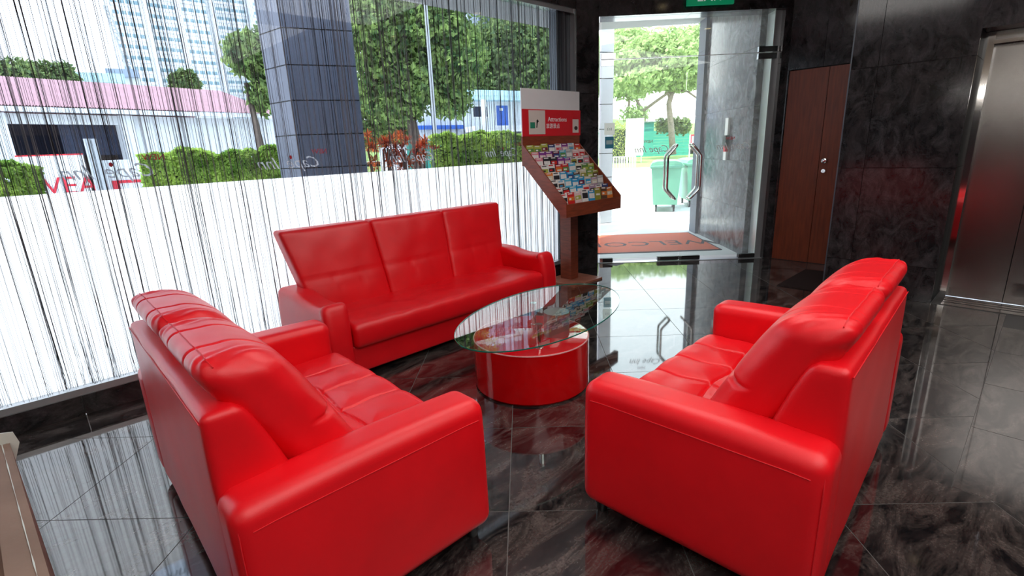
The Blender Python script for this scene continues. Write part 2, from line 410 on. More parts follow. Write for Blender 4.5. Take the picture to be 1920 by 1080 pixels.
for i in range(-6, 10):
    for j in range(-7, 3):
        x0 = 2.752 + T * i; y1 = .088 - T * (-j)
        if y1 > .09 or x0 < 2.7: continue
        add_tile([(x0 + J, y1 - T + J), (x0 + T - J, y1 - T + J), (x0 + T - J, y1 - J), (x0 + J, y1 - J)], [[(-1, 0, -2.75), (1, 0, 5.5), (0, -1, 3.5)]])
for i in range(-5, 9):
    x0 = .02 + T * i
    add_tile([(x0 + J, B0 + J), (x0 + T - J, B0 + J), (x0 + T - J, 4.07), (x0 + J, 4.07)], [[(-1, 0, 3), (1, 1, 9.546), (1, 0, 5.45)]])

# ceiling and overhang, upper storey
ceil = sobj(MB().prism([(-3.2, -3.7), (7.3, -3.7), (7.3, 2.4), (5.5, 4.3), (-3.2, 4.3)], 3.4, 3.55).obj('ceiling', M['ceil']), 'plain ceiling of the lobby')
sof = sobj(MB().prism([(-3.2, 4.3), (5.5, 4.3), (7.3, 2.4), (9.0, 4.1), (7.3, 6.1), (-3.2, 6.1)], 3.40, 3.7).obj('ceiling_soffit', M['soffit']), 'outdoor soffit above the window and entrance')
def downlight(x, y, z, label, group=None):
    t = thing('downlight', label, 'lamp', (x, y, z), 0, group)
    MB().lathe([(.075, -.012), (.078, -.006), (.075, 0)], n=24).obj('trim_ring', M['white'], t, True)
    MB().lathe([(.052, -.014), (.054, -.010)], n=24).obj('lens', M['lamp'], t, True)
    return t
for x, y, nm in ((3.3, 2.6, 'above the coffee table'), (5.2, 2.3, 'before the glass doors'), (5.0, .4, 'before the elevator')):
    downlight(x, y, 3.4, 'recessed round downlight in the lobby ceiling ' + nm, 'lobby ceiling downlights')
for p, q, nm in ((7.7, 1.55, 'left'), (7.7, 2.6, 'right')):
    c = PQ(p, q, 3.4); downlight(c.x, c.y, 3.4, nm + ' one of two round downlights in the outdoor soffit over the entrance mat', 'entrance soffit downlights')

# window wall -------------------------------------------------
wl = struct('wall_left', 'dark granite wall around the shop window')
for i in range(-5, 9):
    x0 = .02 + T * i
    a, b = max(-3, x0 + J), min(5.0, x0 + T - J)
    if b > a: box('plinth_panel', a, b, YW, 4.20, 0, .13, M['wallg'], wl)
box('plinth_core', -3, 5.0, 4.085, 4.19, 0, .128, M['grout'], wl)
box('lintel', -3, 5.2, 4.05, 4.3, 3.03, 3.4, M['wallg'], wl)
box('end_wall', -3.1, -2.2, 4.05, 4.3, .13, 3.03, M['wallg'], wl)
win = struct('window_1', 'large fixed shop window with a frosted lower half')
box('sill_track', -2.2, 4.98, 4.085, 4.19, .13, .172, M['alu'], win)
box('head_track', -2.2, 4.98, 4.085, 4.19, 2.995, 3.03, M['alu'], win)
box('jamb', 4.73, 4.98, 4.13, 4.24, .13, 3.03, M['jamb'], win)
box('jamb_trim', 4.965, 4.985, 4.06, 4.13, .13, 3.03, M['alu'], win)
box('pane', -2.2, 4.73, 4.148, 4.154, 1.392, 2.997, M['glass_win'], win)
box('frosted_pane', -2.2, 4.73, 4.149, 4.152, .17, 1.392, M['frost'], win)
# shop name decals, mirrored because they face the street
for k in range(-1, 4):
    X0 = .70 + 1.13 * k
    if X0 + .1 > 4.7: continue
    d = thing('window_decal', 'red and white shop lettering on the glass, ' + ['leftmost of the row', 'above the left loveseat', 'on the slate column', 'before the red shrubs', 'beside the leaflet rack'][k + 1], 'sign', (X0, 4.1475, 1.5), 0, 'shop lettering on the window')
    text('NEW', .055, (0, 0, .080), (-1, 0, 0), (0, 0, 1), M['decalred'], d)
    text('Cape', .125, (-.13, 0, 0), (-1, 0, 0), (0, 0, 1), M['decalglow'], d, 'script', .45)
    text('Inn', .125, (-.40, 0, 0), (-1, 0, 0), (0, 0, 1), M['decalglow'], d, 'script', .45)
    MB().extr([(.011 * math.cos(a * math.tau / 16), .014 * math.sin(a * math.tau / 16)) for a in range(16)], (-.235, 0, .045), (1, 0, 0), (0, 0, 1), (0, -1, 0), .001).obj('dot', M['decalred'], d)

# corner column between window and glass door
cc = struct('wall_corner', 'dark granite corner column between window and entrance')
prof = [(4.985, 4.045), (5.27, 3.945), (5.475, 4.085), (5.56, 4.17), (5.4, 4.4), (4.985, 4.4)]
for z0, z1 in ((0, .49), (.495, 1.23), (1.235, 2.13), (2.135, 3.4)):
    MB().prism(prof, z0, z1).obj('granite_panel', M['wallg'], cc)
MB().prism([(4.99, 4.06), (5.27, 3.96), (5.46, 4.1), (5.4, 4.39), (4.99, 4.39)], 0, 3.39).obj('core', M['grout'], cc)

# diagonal entrance wall --------------------------------------
df = struct('wall_entrance', 'dark granite surround of the glass entrance')
def pqbox(mb, p0, p1, q0, q1, z0, z1, mi=0): return mb.prism([PQ(p0, q0)[:2], PQ(p0, q1)[:2], PQ(p1, q1)[:2], PQ(p1, q0)[:2]][::-1], z0, z1, mi)
pqbox(MB(), DP - .08, DP + .22, .95, 2.05, 3.0, 3.4).obj('granite_panel', M['wallg'], df)
pqbox(MB(), DP - .08, DP + .22, 2.054, 3.3, 3.0, 3.4).obj('granite_panel', M['wallg'], df)
for z0, z1 in ((0, .6), (.604, 1.5), (1.504, 2.4), (2.404, 3.0)):
    pqbox(MB(), DP - .08, DP + .20, 3.14, 3.3, z0, z1).obj('granite_panel', M['wallg'], df)
pqbox(MB(), DP - .0, DP + .2, 3.062, 3.14, 0, 3.0).obj('side_reveal', M['alu'], df)

d1 = struct('door_1', 'frameless double glass entrance doors with a glass transom')
def leaf(q0, q1, hq, sgn):
    L = pqbox(MB(), DP - .006, DP + .006, q0, q1, .055, 2.53).obj('door_leaf', M['glass_door'], d1)
    L['label'] = 'clear glass door leaf'
    qe = q0 if sgn > 0 else q1
    for side in (-1, 1):
        pts = []
        off = side * .075
        ends = hq; mid = hq + (-.115 if sgn > 0 else .115)
        zz = [(ends, 1.500, 0), (ends, 1.500, 1), (mid, 1.37, 1), (mid, .955, 1), (ends, .825, 1), (ends, .825, 0)]
        path = [PQ(DP + (off if k else side * .008), q, z) for q, z, k in zz]
        sm = []
        for i, a in enumerate(path):
            if i in (0, len(path) - 1): sm.append(a); continue
            A, B = path[i - 1], path[i + 1]
            da, db = (A - a), (B - a); ra = min(.03, da.length / 2); rb = min(.03, db.length / 2)
            P1, P2 = a + da.normalized() * ra, a + db.normalized() * rb
            for t in (0, .33, .66, 1): sm.append(P1 * (1 - t) ** 2 + a * 2 * t * (1 - t) + P2 * t * t)
        h = MB().tube(sm, .0155, 10).obj('handle', M['chrome'], L, True); h['label'] = 'bent chrome pull handle'
    return L
# handles need plain coordinates: leaves sit at the origin
leaf(1.003, 2.046, 1.955, 1); leaf(2.052, 3.055, 2.145, -1)
pqbox(MB(), DP - .006, DP + .006, 1.003, 3.055, 2.545, 3.0).obj('transom_pane', M['glass_door'], d1)
pqbox(MB(), DP - .007, DP + .007, 1.003, 3.055, 2.534, 2.541).obj('pane_edge', M['glass_edge'], d1)
pqbox(MB(), DP - .008, DP + .008, 3.055, 3.061, .05, 3.0).obj('pane_edge', M['glass_edge'], d1)
for q0, q1 in ((1.0, 1.17), (2.89, 3.13)):
    pqbox(MB(), DP - .022, DP + .022, q0, q1, 2.545, 2.605).obj('patch_hinge', M['chrome'], d1)
    pqbox(MB(), DP - .022, DP + .022, q0, q1 - .02, 2.465, 2.530).obj('patch_hinge', M['chrome'], d1)
for q0, q1, z0 in ((1.0, 1.17, .012), (1.77, 2.045, .012), (2.055, 2.33, .012), (2.84, 3.055, .012)):
    pqbox(MB(), DP - .024, DP + .024, q0, q1, z0, .062).obj('bottom_patch', M['black'], d1)
    pqbox(MB(), DP - .028, DP - .0245, q0, q0 + .035, z0, .062).obj('patch_cap', M['chrome'], d1)
pqbox(MB(), DP - .05, DP + .05, 1.0, 3.14, -.001, .006).obj('threshold', M['alu'], d1)
def pqplate(mb, p, q0, q1, z0, z1, t=.001): return pqbox(mb, p - t, p, q0, q1, z0, z1)
st = pqplate(MB(), DP - .007, 1.045, 1.175, 1.655, 1.80).obj('notice_sticker', M['sign_white']); tag(st, 'pale green notice sticker on the left glass door, upper one', 'sticker')
text('(o)', .05, PQ(DP - .0085, 1.11, 1.73), NQ, UZ, M['greyprint'], st, 'print')
st2 = pqplate(MB(), DP - .007, 1.055, 1.165, 1.49, 1.635).obj('notice_sticker', M['tealblue']); tag(st2, 'blue square sticker on the left glass door, lower one', 'sticker')
pqplate(MB(), DP - .0085, 1.07, 1.15, 1.54, 1.59, .0008).obj('print', M['cyan'], st2)
for q, nm in ((1.60, 'left door leaf'), (2.63, 'right door leaf')):
    c = PQ(DP - .0075, q, 1.5)
    d = thing('door_decal', 'mirrored red and white shop lettering on the ' + nm, 'sign', c, 0, 'shop lettering on the doors')
    text('NEW', .05, (0, 0, .055), -NQ, UZ, M['decalred'], d); text('Cape Inn', .12, NQ * .06 + Vector((0, 0, -.04)), -NQ, UZ, M['decalwhite'], d, 'script', .45)

# exit sign
es = thing('exit_sign', 'green and white EXIT sign over the glass doors', 'sign', (0, 0, 0))
pqbox(MB(), DP - .16, DP - .12, 1.965, 2.50, 3.055, 3.24).obj('sign_box', M['green_sign'], es)
pqbox(MB(), DP - .165, DP - .115, 1.955, 2.51, 3.24, 3.26).obj('housing', M['white'], es)
for q in (2.08, 2.38): MB().tube([PQ(DP - .14, q, 3.26), PQ(DP - .14, q, 3.4)], .008, 6).obj('hanger', M['white'], es)
text('EXIT', .155, PQ(DP - .161, 2.23, 3.140), NQ, UZ, M['sign_white'], es)

# wooden door wall --------------------------------------------
wd = struct('wall_far', 'dark granite wall holding the wooden doors')
box('granite_panel', 7.0, 7.2, 1.5, 2.05, 2.315, 3.4, M['wallg'], wd); box('granite_panel', 7.0, 7.2, 2.054, 2.6, 2.315, 3.4, M['wallg'], wd)
box('core', 7.06, 7.2, 1.5, 2.46, 0, 3.4, M['dark'], wd); box('granite_panel', 7.0, 7.2, 2.42, 2.60, 0, 2.31, M['wallg'], wd)
box('door_sill', 7.018, 7.2, 1.5, 2.46, -.03, .004, M['dark'], wd)  # added dark block that stops light leaking in under the leaves
d2 = struct('door_2', 'double cherry wood cupboard doors with two round knobs')
box('door_leaf', 7.02, 7.055, 1.988, 2.415, .006, 2.305, M['doorwood'], d2)
r_ = box('door_leaf', 7.02, 7.055, 1.50, 1.982, .006, 2.305, M['doorwood'], d2)
for z in (1.31, 1.19):
    MB().lathe([(.030, 0), (.034, .012), (.030, .03), (.018, .036)] if z > 1.25 else [(.024, 0), (.028, .010), (.022, .02)], n=20).obj('knob', M['chrome'], r_, True)
    k = r_.children[-1] if r_.children else None
for k in r_.children: pass
kn = [o for o in COL.objects if o.name.startswith('knob')]
for o, z in zip(kn, (1.255, 1.135)):
    o.location = (7.02, 1.925, z); o.rotation_euler = (0, -math.pi / 2, 0)

# elevator pillar wall ----------------------------------------
wr_ = struct('wall_right', 'dark granite wall and pillar beside the elevator')
zs = (0, .33, 1.23, 2.13, 3.4)
for k in range(4):
    for y0, y1 in ((.60, 1.275), (1.279, 1.5)):
        MB().box(5.9, 5.93, y0, y1, zs[k] + .002, zs[k + 1] - .002).obj('granite_panel', M['wallg'], wr_)
    MB().box(5.93, 6.6, .6, .63, zs[k] + .002, zs[k + 1] - .002).obj('granite_panel', M['dark'], wr_)  # pillar return in near black, the recess shadow put into its colour
    MB().box(5.93, 7.0, 1.47, 1.5, zs[k] + .002, zs[k + 1] - .002).obj('granite_panel', M['wallg'], wr_)
    for y0 in (-2.1, -2.8, -3.5):
        MB().box(5.9, 5.93, y0 + .002, y0 + .698, zs[k] + .002, zs[k + 1] - .002).obj('granite_panel', M['wallg'], wr_)
box('core', 5.932, 6.6, .635, 1.465, 0, 3.398, M['dark'], wr_); box('core', 5.932, 6.6, -3.5, -1.405, 0, 3.398, M['dark'], wr_)
for y0, y1 in ((-1.4, -.74), (-.736, -.07), (-.066, .60)): box('granite_panel', 5.9, 6.6, y0, y1, 2.33, 3.4, M['wallg'], wr_)
box('arris_highlight', 5.896, 5.9, 1.49, 1.501, 0, 3.4, M['jamb'], wr_)  # thin lighter strip painting the highlight on the pillar's edge
d3 = struct('door_3', 'brushed steel elevator doors in a steel frame')
box('jamb', 6.18, 6.30, .53, .599, 0, 2.327, M['chrome'], d3); box('jamb', 6.18, 6.30, -1.4, -1.33, 0, 2.327, M['chrome'], d3)
box('head', 6.18, 6.30, -1.33, .53, 2.25, 2.327, M['steel'], d3); box('head_lip', 6.16, 6.18, -1.33, .535, 2.23, 2.26, M['chrome'], d3)
box('door_leaf', 6.27, 6.30, .140, .53, .012, 2.25, M['steel'], d3); box('door_leaf', 6.265, 6.295, -.62, .134, .012, 2.25, M['steel'], d3); box('door_leaf', 6.27, 6.30, -1.33, -.626, .012, 2.25, M['steel'], d3)
box('shaft_back', 6.305, 6.4, -1.4, .6, 0, 2.33, M['dark'], d3)
box('sill_plate', 5.93, 6.26, -1.33, .53, 0, .004, M['steel'], d3)
for x in (6.02, 6.10, 6.18): box('sill_groove', x, x + .018, -1.33, .53, .0041, .0046, M['dark'], d3)

# walls behind the viewer
sobj(box('wall_near', -3.2, 7.2, -3.7, -3.5, 0, 3.4, M['plaster']), 'beige wall behind the viewer')
box('dado_panel', -2.95, 5.88, -3.5, -3.47, 0, 2.05, M['wallg'], bpy.data.objects['wall_near'])
wbk = sobj(box('wall_back', -3.2, -3.0, -3.5, 4.07, 0, 3.4, M['plaster']), 'beige wall at the left end behind the viewer')
box('dado_panel', -3.0, -2.97, -3.5, 4.06, 0, 2.05, M['wallg'], wbk)
tl = thing('tube_light', 'long wall mounted tube light at the left end of the lobby', 'lamp', (-2.95, .3, 2.30))
MB().box(-.03, .0, -1.5, 1.5, -.05, .05).obj('housing', M['white'], tl); MB().tube([(.03, -1.45, 0), (.03, 1.45, 0)], .026, 10).obj('tube', M['tube'], tl, True)

# ================================================================ SOFAS
def sgn(x): return -1 if x < 0 else 1
def groove(d, w_, depth): return -depth * math.exp(-(d / w_) ** 2)
def wr(x, y, z, s, a): return a * noise.noise(Vector((x * s, y * s, z * s)))
def loveseat(label, x, y, th, W=1.55, D=.92, seed=0):
    t = thing('loveseat', label, 'sofa', (x, y, 0), th, 'pair of red loveseats facing each other')
    Ml = M['leather']; aw = .19; hi = W / 2 - aw
    for s in (-1, 1):
        cx = s * (W / 2 - aw / 2)
        def fa(px, py, pz, s=s):
            k = max(0, pz / .28)
            px += -s * .012 * k * k
            pz += .012 * max(0, k) * (1 - (py / (D / 2)) ** 2)
            return px + wr(px, py, pz, 5, .003), py, pz
        a = rbox((cx, D / 2, .337), (aw / 2, D / 2, .28), .055, (6, 24, 14), fa, 6).obj('arm', Ml, t, 'all')
        xo = s * (W / 2 - .0045)
        MB().tube([(xo - s * .001, .05, .546)] + [(xo - s * .001, D * q / 8, .549) for q in range(1, 8)] + [(xo - s * .001, D - .05, .546)], .0020, 5).obj('stitching', M['thread'], a, True)
        MB().tube([(s * (W / 2 - .0135), D - .0145, .11), (s * (W / 2 - .0165), D - .0145, .50), (s * (W / 2 - .026), D - .018, .565), (s * (W / 2 - .05), D - .03, .602)], .0022, 5).obj('stitching', M['thread'], a, True)
    def fb(px, py, pz):
        wz = pz + .39
        k = (.78 - wz) / .78
        if py < 0: py -= .27 * max(0, k) ** .8 * (-py / .055 if -py < .055 else 1)
        return px, py + wr(px, py, pz, 4, .004), pz
    bk = rbox((0, D - .06, .46), (hi + .035, .055, .40), .028, (30, 4, 24), fb, 4).obj('back_frame', Ml, t, 'all')
    MB().tube([(-hi - .02, D - .004, .835), (hi + .02, D - .004, .835)], .0022, 5).obj('stitching', M['thread'], bk, True)
    rbox((0, .40, .17), (hi + .01, .36, .115), .02, (8, 6, 4)).obj('seat_base', Ml, t, 'all')
    xs = [-.6 * hi, -.2 * hi, .2 * hi, .6 * hi]
    def fs(px, py, pz):
        if pz > 0:
            g = 0
            for gx in xs:
                g = min(g, groove(px - gx - .006 * math.sin(py * 30), .0055, .020) + groove(px - gx, .05, .010))
            g = min(g, groove(py + .01 + .01 * math.sin(px * 14), .0055, .018) + groove(py + .01, .05, .010))
            pz += g + .018 * (1 - (px / hi) ** 4) + wr(px, py, seed, 9, .006)
            if py > .05: pz -= .01
        if py < -.25:
            py -= .012 * math.cos(pz * 12)
        return px, py, pz
    rbox((0, .305, .355), (hi, .315, .085), .045, (190, 90, 5), fs, 5).obj('seat_cushion', Ml, t, 'all')
    cw = hi + .015
    for s in (-1, 1):
        h2, t2, w2 = .300, .112, cw / 2
        def fc(px, py, pz, s=s):
            u, v = px / w2, pz / h2
            bulge = max(0, (1 - u ** 4)) * max(0, (1 - v ** 4))
            if py < 0:
                g = 0
                for gx in (-.36 * w2, .36 * w2): g = min(g, groove(px - gx, .006, .022) * (1 if v < .85 else .6) * (1 if seed == 1 else .5))
                g = min(g, groove(pz + .02, .010, .02))
                py -= (.035 * bulge + g) * min(1, -py / .07)
            else: py += .012 * bulge
            if v > .5:   # creases across the roll at the top
                py += 0; 
                for gx in (-.36 * w2, .36 * w2): pz += groove(px - gx, .006, .009) * (1 if seed == 1 else .15)
                au = abs(u)
                if .55 < au < .98: pz += .0045 * math.sin(u * 34 + py * 55 + seed) * math.sin((au - .55) / .43 * math.pi)
            e = max(0, abs(u) - .72) / .28
            pz += -.012 * e * e + wr(px * 1.5, py * 3, pz * 3 + seed, 7, .006 * (.3 + e))
            py += wr(px * 3 + 5, py, pz * 2, 6, .008 * (.2 + e))
            
            c_, s_ = math.cos(-.26), math.sin(-.26)
            return px, py * c_ - pz * s_ * -1 * -1, py * s_ + pz * c_ if False else pz * c_ - py * s_ * -1 * -1
        cu = rbox((0, 0, 0), (w2, t2, h2), .078, (110, 10, 60), fc, 7)
        o = cu.obj('back_cushion', Ml, t, 'all'); o.location = (s * cw / 2, .655, .730); o.rotation_euler = (-.24, 0, 0)
        pt = []
        for i in range(41):
            u = -1 + 2 * i / 40; xx = u * (w2 - .030)
            P = Vector(fc(xx, .045, h2)); e = max(0, abs(u) - .86) / .14
            pt.append((P.x, P.y + .004, P.z - .012 * e + .0005))
        MB().tube(pt, .0022, 5).obj('stitching', M['thread'], o, True)
    for sx in (-1, 1):
        for yy in (.07, D - .07):
            MB().lathe([(.022, 0), (.026, .02), (.028, .06)], sx * (W / 2 - .07), yy, 14).obj('foot', M['black'], t, True)
    return t
loveseat('red leather loveseat on the left with its back to the window corner, seen from behind', 1.143, 2.158, 1.565, 1.58, .915, 1)
loveseat('red leather loveseat on the right with its back to the elevator, seen from behind', 2.246, 1.244, 3.193, 1.51, .90, 5)

def threeseat(x, y, th, W=2.30, D=.85):
    t = thing('three_seat_sofa', 'long red leather three-seat sofa standing along the string curtain', 'sofa', (x, y, 0), th)
    Ml = M['leather3']; aw = .19; hi = W / 2 - aw
    for s in (-1, 1):
        def fa(px, py, pz, s=s):
            f = (py + D / 2) / D        # 0 front
            pz_ = pz
            if pz > 0: pz_ = pz - .035 * math.sin(min(1, f * 1.6) * math.pi) * (pz / .27)
            px += s * .018 * math.cos(pz * 5) - s * .01
            if py < -D / 2 + .08 and pz > 0: py += .05 * (pz / .27) ** 2
            return px, py, pz_
        a = rbox((s * (W / 2 - aw / 2), D / 2, .325), (aw / 2, D / 2, .27), .05, (6, 24, 12), fa, 5).obj('arm', Ml, t, 'all')
    rbox((0, .42, .155), (hi + .01, .37, .105), .02, (10, 6, 4)).obj('seat_base', Ml, t, 'all')
    def fs(px, py, pz):
        if pz > 0:
            pz += .012 + wr(px, py, 3, 6, .012)
            for gx in (-.34, .34): pz += groove(px - gx, .01, .005) * (1 if py < .1 else .4)
            pz += groove(py + .02, .012, .006) * (1 if abs(px - .72) < .25 or abs(px + .1) < .2 else .3)
        elif py < -.25: pz += 0
        if py < -.3: py -= .015 * math.cos(pz * 14)
        return px, py, pz
    rbox((0, .345, .325), (hi, .335, .085), .04, (90, 34, 5), fs, 5).obj('seat_cushion', Ml, t, 'all')
    bw = (W - .10) / 2
    for k in (-1, 0, 1):
        w3 = bw / 3
        def fbk(px, py, pz, k=k, w3=w3):
            u, v = px / w3, pz / .33
            if py < 0:
                g = groove(pz + .03, .010, .014) * (1 - .5 * abs(u))
                for gx, l in ((-.28, .16), (.30, .13)):
                    if pz < -.02: g = min(g, groove(px - gx * w3 + (pz + .03) * .25, .012, .012) * max(0, 1 - abs(pz + .03) / l))
                py -= .022 * max(0, 1 - u ** 4) * max(0, 1 - v ** 4) + g + wr(px + k, py, pz, 7, .006)
            X = px + k * 2 * w3
            f = (pz + .33) / .66
            X *= (.885 + .115 * f)
            py += .17 * f + (.03 * (abs(X) / bw) ** 2)
            if v > .8: pz -= 0
            return X, py, pz
        rbox((0, .60, .675), (w3 + .001, .075, .345), .032, (26, 5, 30), fbk, 5).obj('back_cushion', Ml, t, 'all')
    def fr(px, py, pz):
        f = (pz + .28) / .56; return px * (.9 + .1 * f), py + .15 * f, pz
    rbox((0, .72, .62), (bw - .06, .05, .30), .03, (10, 3, 8), fr).obj('back_frame', Ml, t, 'all')
    for sx in (-1, 1):
        for yy in (.09, D - .09):
            MB().lathe([(.022, 0), (.026, .02), (.028, .06)], sx * (W / 2 - .09), yy, 14).obj('foot', M['black'], t, True)
    return t
threeseat(2.418, 3.133, .008)

# ================================================================ COFFEE TABLE
tb = thing('coffee_table', 'oval glass coffee table on a round red drum base', 'table', (2.29, 2.265, 0))
rb = .387
MB().lathe([(rb - .015, 0), (rb - .012, .012), (rb, .014), (rb, .330)], n=96).obj('drum_base', M['redgloss'], tb, True)
MB().lathe([(rb - .0, .330), (rb + .0015, .332), (rb + .0, .336)], n=96).obj('edge_highlight', M['edgehighlight'], tb, True)  # pinkish ring painting the highlight on the drum's top edge
MB().lathe([(rb - .006, .336), (rb - .008, .3375)], n=96).obj('drum_top', M['redtop'], tb, True)
a_, b_, th = .755, .418, .19
gx, gy = 2.335 - 2.29, 2.18 - 2.265
ell = [(gx + a_ * math.cos(t) * math.cos(th) - b_ * math.sin(t) * math.sin(th), gy + a_ * math.cos(t) * math.sin(th) + b_ * math.sin(t) * math.cos(th)) for t in [i / 128 * math.tau for i in range(128)]]
g = MB().prism(ell, .499, .501).obj('glass_top', M['glass_table'], tb)
rim = MB(); n_ = len(ell); vv = [(p[0], p[1], .4965) for p in ell] + [(p[0], p[1], .5035) for p in ell]
vv += [(gx + (p[0] - gx) * .996, gy + (p[1] - gy) * .993, z) for z in (.4965, .5035) for p in ell]
ff = []
for i in range(n_):
    j = (i + 1) % n_
    ff += [(i, j, n_ + j, n_ + i), (2 * n_ + j, 2 * n_ + i, 3 * n_ + i, 3 * n_ + j), (n_ + i, n_ + j, 3 * n_ + j, 3 * n_ + i), (j, i, 2 * n_ + i, 2 * n_ + j)]
rim.add(vv, ff).obj('glass_rim', M['glass_rim'], g, True)
MB().lathe([(.024, .338), (.024, .343), (.017, .346), (.017, .488), (.023, .490), (.023, .498)], 2.144 - 2.29, 2.048 - 2.265, 24).obj('post', M['chrome'], tb, True)
MB().lathe([(.085, .338), (.085, .496), (.06, .4985)], 2.40 - 2.29, 2.13 - 2.265, 40).obj('post', M['alu'], tb, True)
MB().lathe([(.024, .338), (.024, .343), (.017, .346), (.017, .488), (.023, .490), (.023, .498)], 2.44 - 2.29, 2.38 - 2.265, 24).obj('post', M['chrome'], tb, True)

# ================================================================ LEAFLET RACK
X0, X1, YB, YF = 3.87, 4.80, 3.86, 3.28
rk = thing('leaflet_rack', 'reddish wooden leaflet stand with a red and white header board', 'rack', (0, 0, 0))
MB().box(4.29, 4.81, 3.53, 3.99, 0, .022).obj('base_plate', M['woodp'], rk)
MB().box(4.485, 4.615, 3.74, 3.90, .022, 1.15).obj('post', M['wood'], rk)
side = [(YB, 1.57), (YF, 1.00), (YF, .855), (YF + .05, .855), (YB, 1.37)]
for xx in (X0, X1 - .018):
    MB().extr(side, (xx, 0, 0), (0, 1, 0), (0, 0, 1), (1, 0, 0), .018).obj('side_panel', M['wood'], rk)
box('front_lip', X0 + .018, X1 - .018, YF - .0, YF + .018, .855, .985, M['wood'], rk)
MB().extr([(YF + .018, .86), (YB, 1.375), (YB, 1.39), (YF + .018, .88)], (X0 + .018, 0, 0), (0, 1, 0), (0, 0, 1), (1, 0, 0), X1 - X0 - .036).obj('bottom_panel', M['wood'], rk)
box('back_panel', X0, X1, YB, YB + .018, 1.36, 1.655, M['wood'], rk)
hb = box('header_board', X0, X1, YB, YB + .012, 1.655, 2.125, M['gwhite'], rk)
box('red_panel', X0, X1 + .012, YB - .004, YB - .0005, 1.655, 1.925, M['red'], hb)
box('white_card', X0 + .095, X0 + .345, YB - .006, YB - .0042, 1.675, 1.915, M['cream'], hb)
box('green_square', X0 + .115, X0 + .185, YB - .0075, YB - .0062, 1.735, 1.795, M['greenprint'], hb)
MB().extr([(0, 0), (.012, .0), (.022, .05), (.04, .065), (.022, .085), (.006, .075), (.004, .03)], (X0 + .205, YB - .0065, 1.74), (1, 0, 0), (0, 0, 1), (0, -1, 0), .001).obj('bird_emblem', M['black'], hb)
text('Attractions', .068, (X0 + .545, YB - .0055, 1.825), (1, 0, 0), (0, 0, 1), M['decalwhite'], hb)
text('旅游景点', .055, (X0 + .47, YB - .0055, 1.755), (1, 0, 0), (0, 0, 1), M['decalwhite'], hb)
box('small_leaflet', X0 + .80, X0 + .905, YB - .007, YB - .0045, 1.685, 1.83, M['cream'], hb)
box('small_leaflet', X0 + .81, X0 + .915, YB - .007, YB - .0045, 1.835, 1.925, M['red'], hb)
MB().extr([(.030 * math.cos(a * math.tau / 14), .022 * math.sin(a * math.tau / 14)) for a in range(14)], (X0 + .857, YB - .0072, 1.735), (1, 0, 0), (0, 0, 1), (0, -1, 0), .001).obj('picture', M['brown'], hb)
PAL = dict(lime=(.38, .42, .08), navy=(.03, .06, .2), white=(.72, .70, .68), purple=(.20, .03, .25), black=(.02, .02, .025), red=(.55, .02, .02), pink=(.65, .22, .28), maroon=(.15, .01, .04), skyblue=(.10, .42, .60), grey=(.35, .36, .38), orange=(.65, .18, .03), cream=(.60, .56, .42), green=(.10, .24, .06), blue=(.02, .28, .55), brown=(.10, .05, .03), mauve=(.36, .25, .36), olive=(.28, .27, .04), palepink=(.7, .5, .5))
PM = {k: mat('leaflet_' + k, v, .35, var=.10, vscale=30) for k, v in PAL.items()}
rows = [['lime', 'lime', 'lime', 'navy', 'white', 'purple', 'white', 'red'],
        ['pink', 'purple', 'purple', 'maroon', 'skyblue', 'grey', 'palepink', 'palepink'],
        ['pink', 'black', 'black', 'purple', 'purple', 'white', 'white', 'grey'],
        ['white', 'white', 'red', 'red', 'skyblue', 'cream', 'green', 'lime'],
        ['orange', 'white', 'blue', 'blue', 'brown', 'cream', 'green', 'olive'],
        ['white', 'white', 'skyblue', 'blue', 'blue', 'cream', 'mauve', 'grey'],
        ['white', 'black', 'skyblue', 'blue', 'palepink', 'mauve', 'white', 'navy'],
        ['white', 'red', 'palepink', 'white', 'blue', 'olive', 'brown', 'orange']]
second = dict(lime='green', navy='white', white='black', purple='palepink', black='red', red='orange', pink='white', maroon='purple', skyblue='white', grey='white', orange='cream', cream='olive', green='lime', blue='white', brown='orange', mauve='cream', olive='brown', palepink='red')
ordn = ['leftmost', 'second', 'third', 'fourth', 'fifth', 'sixth', 'seventh', 'rightmost']; rown = ['top', 'second', 'third', 'fourth', 'fifth', 'sixth', 'seventh', 'bottom']
PW = (X1 - X0 - .05) / 8
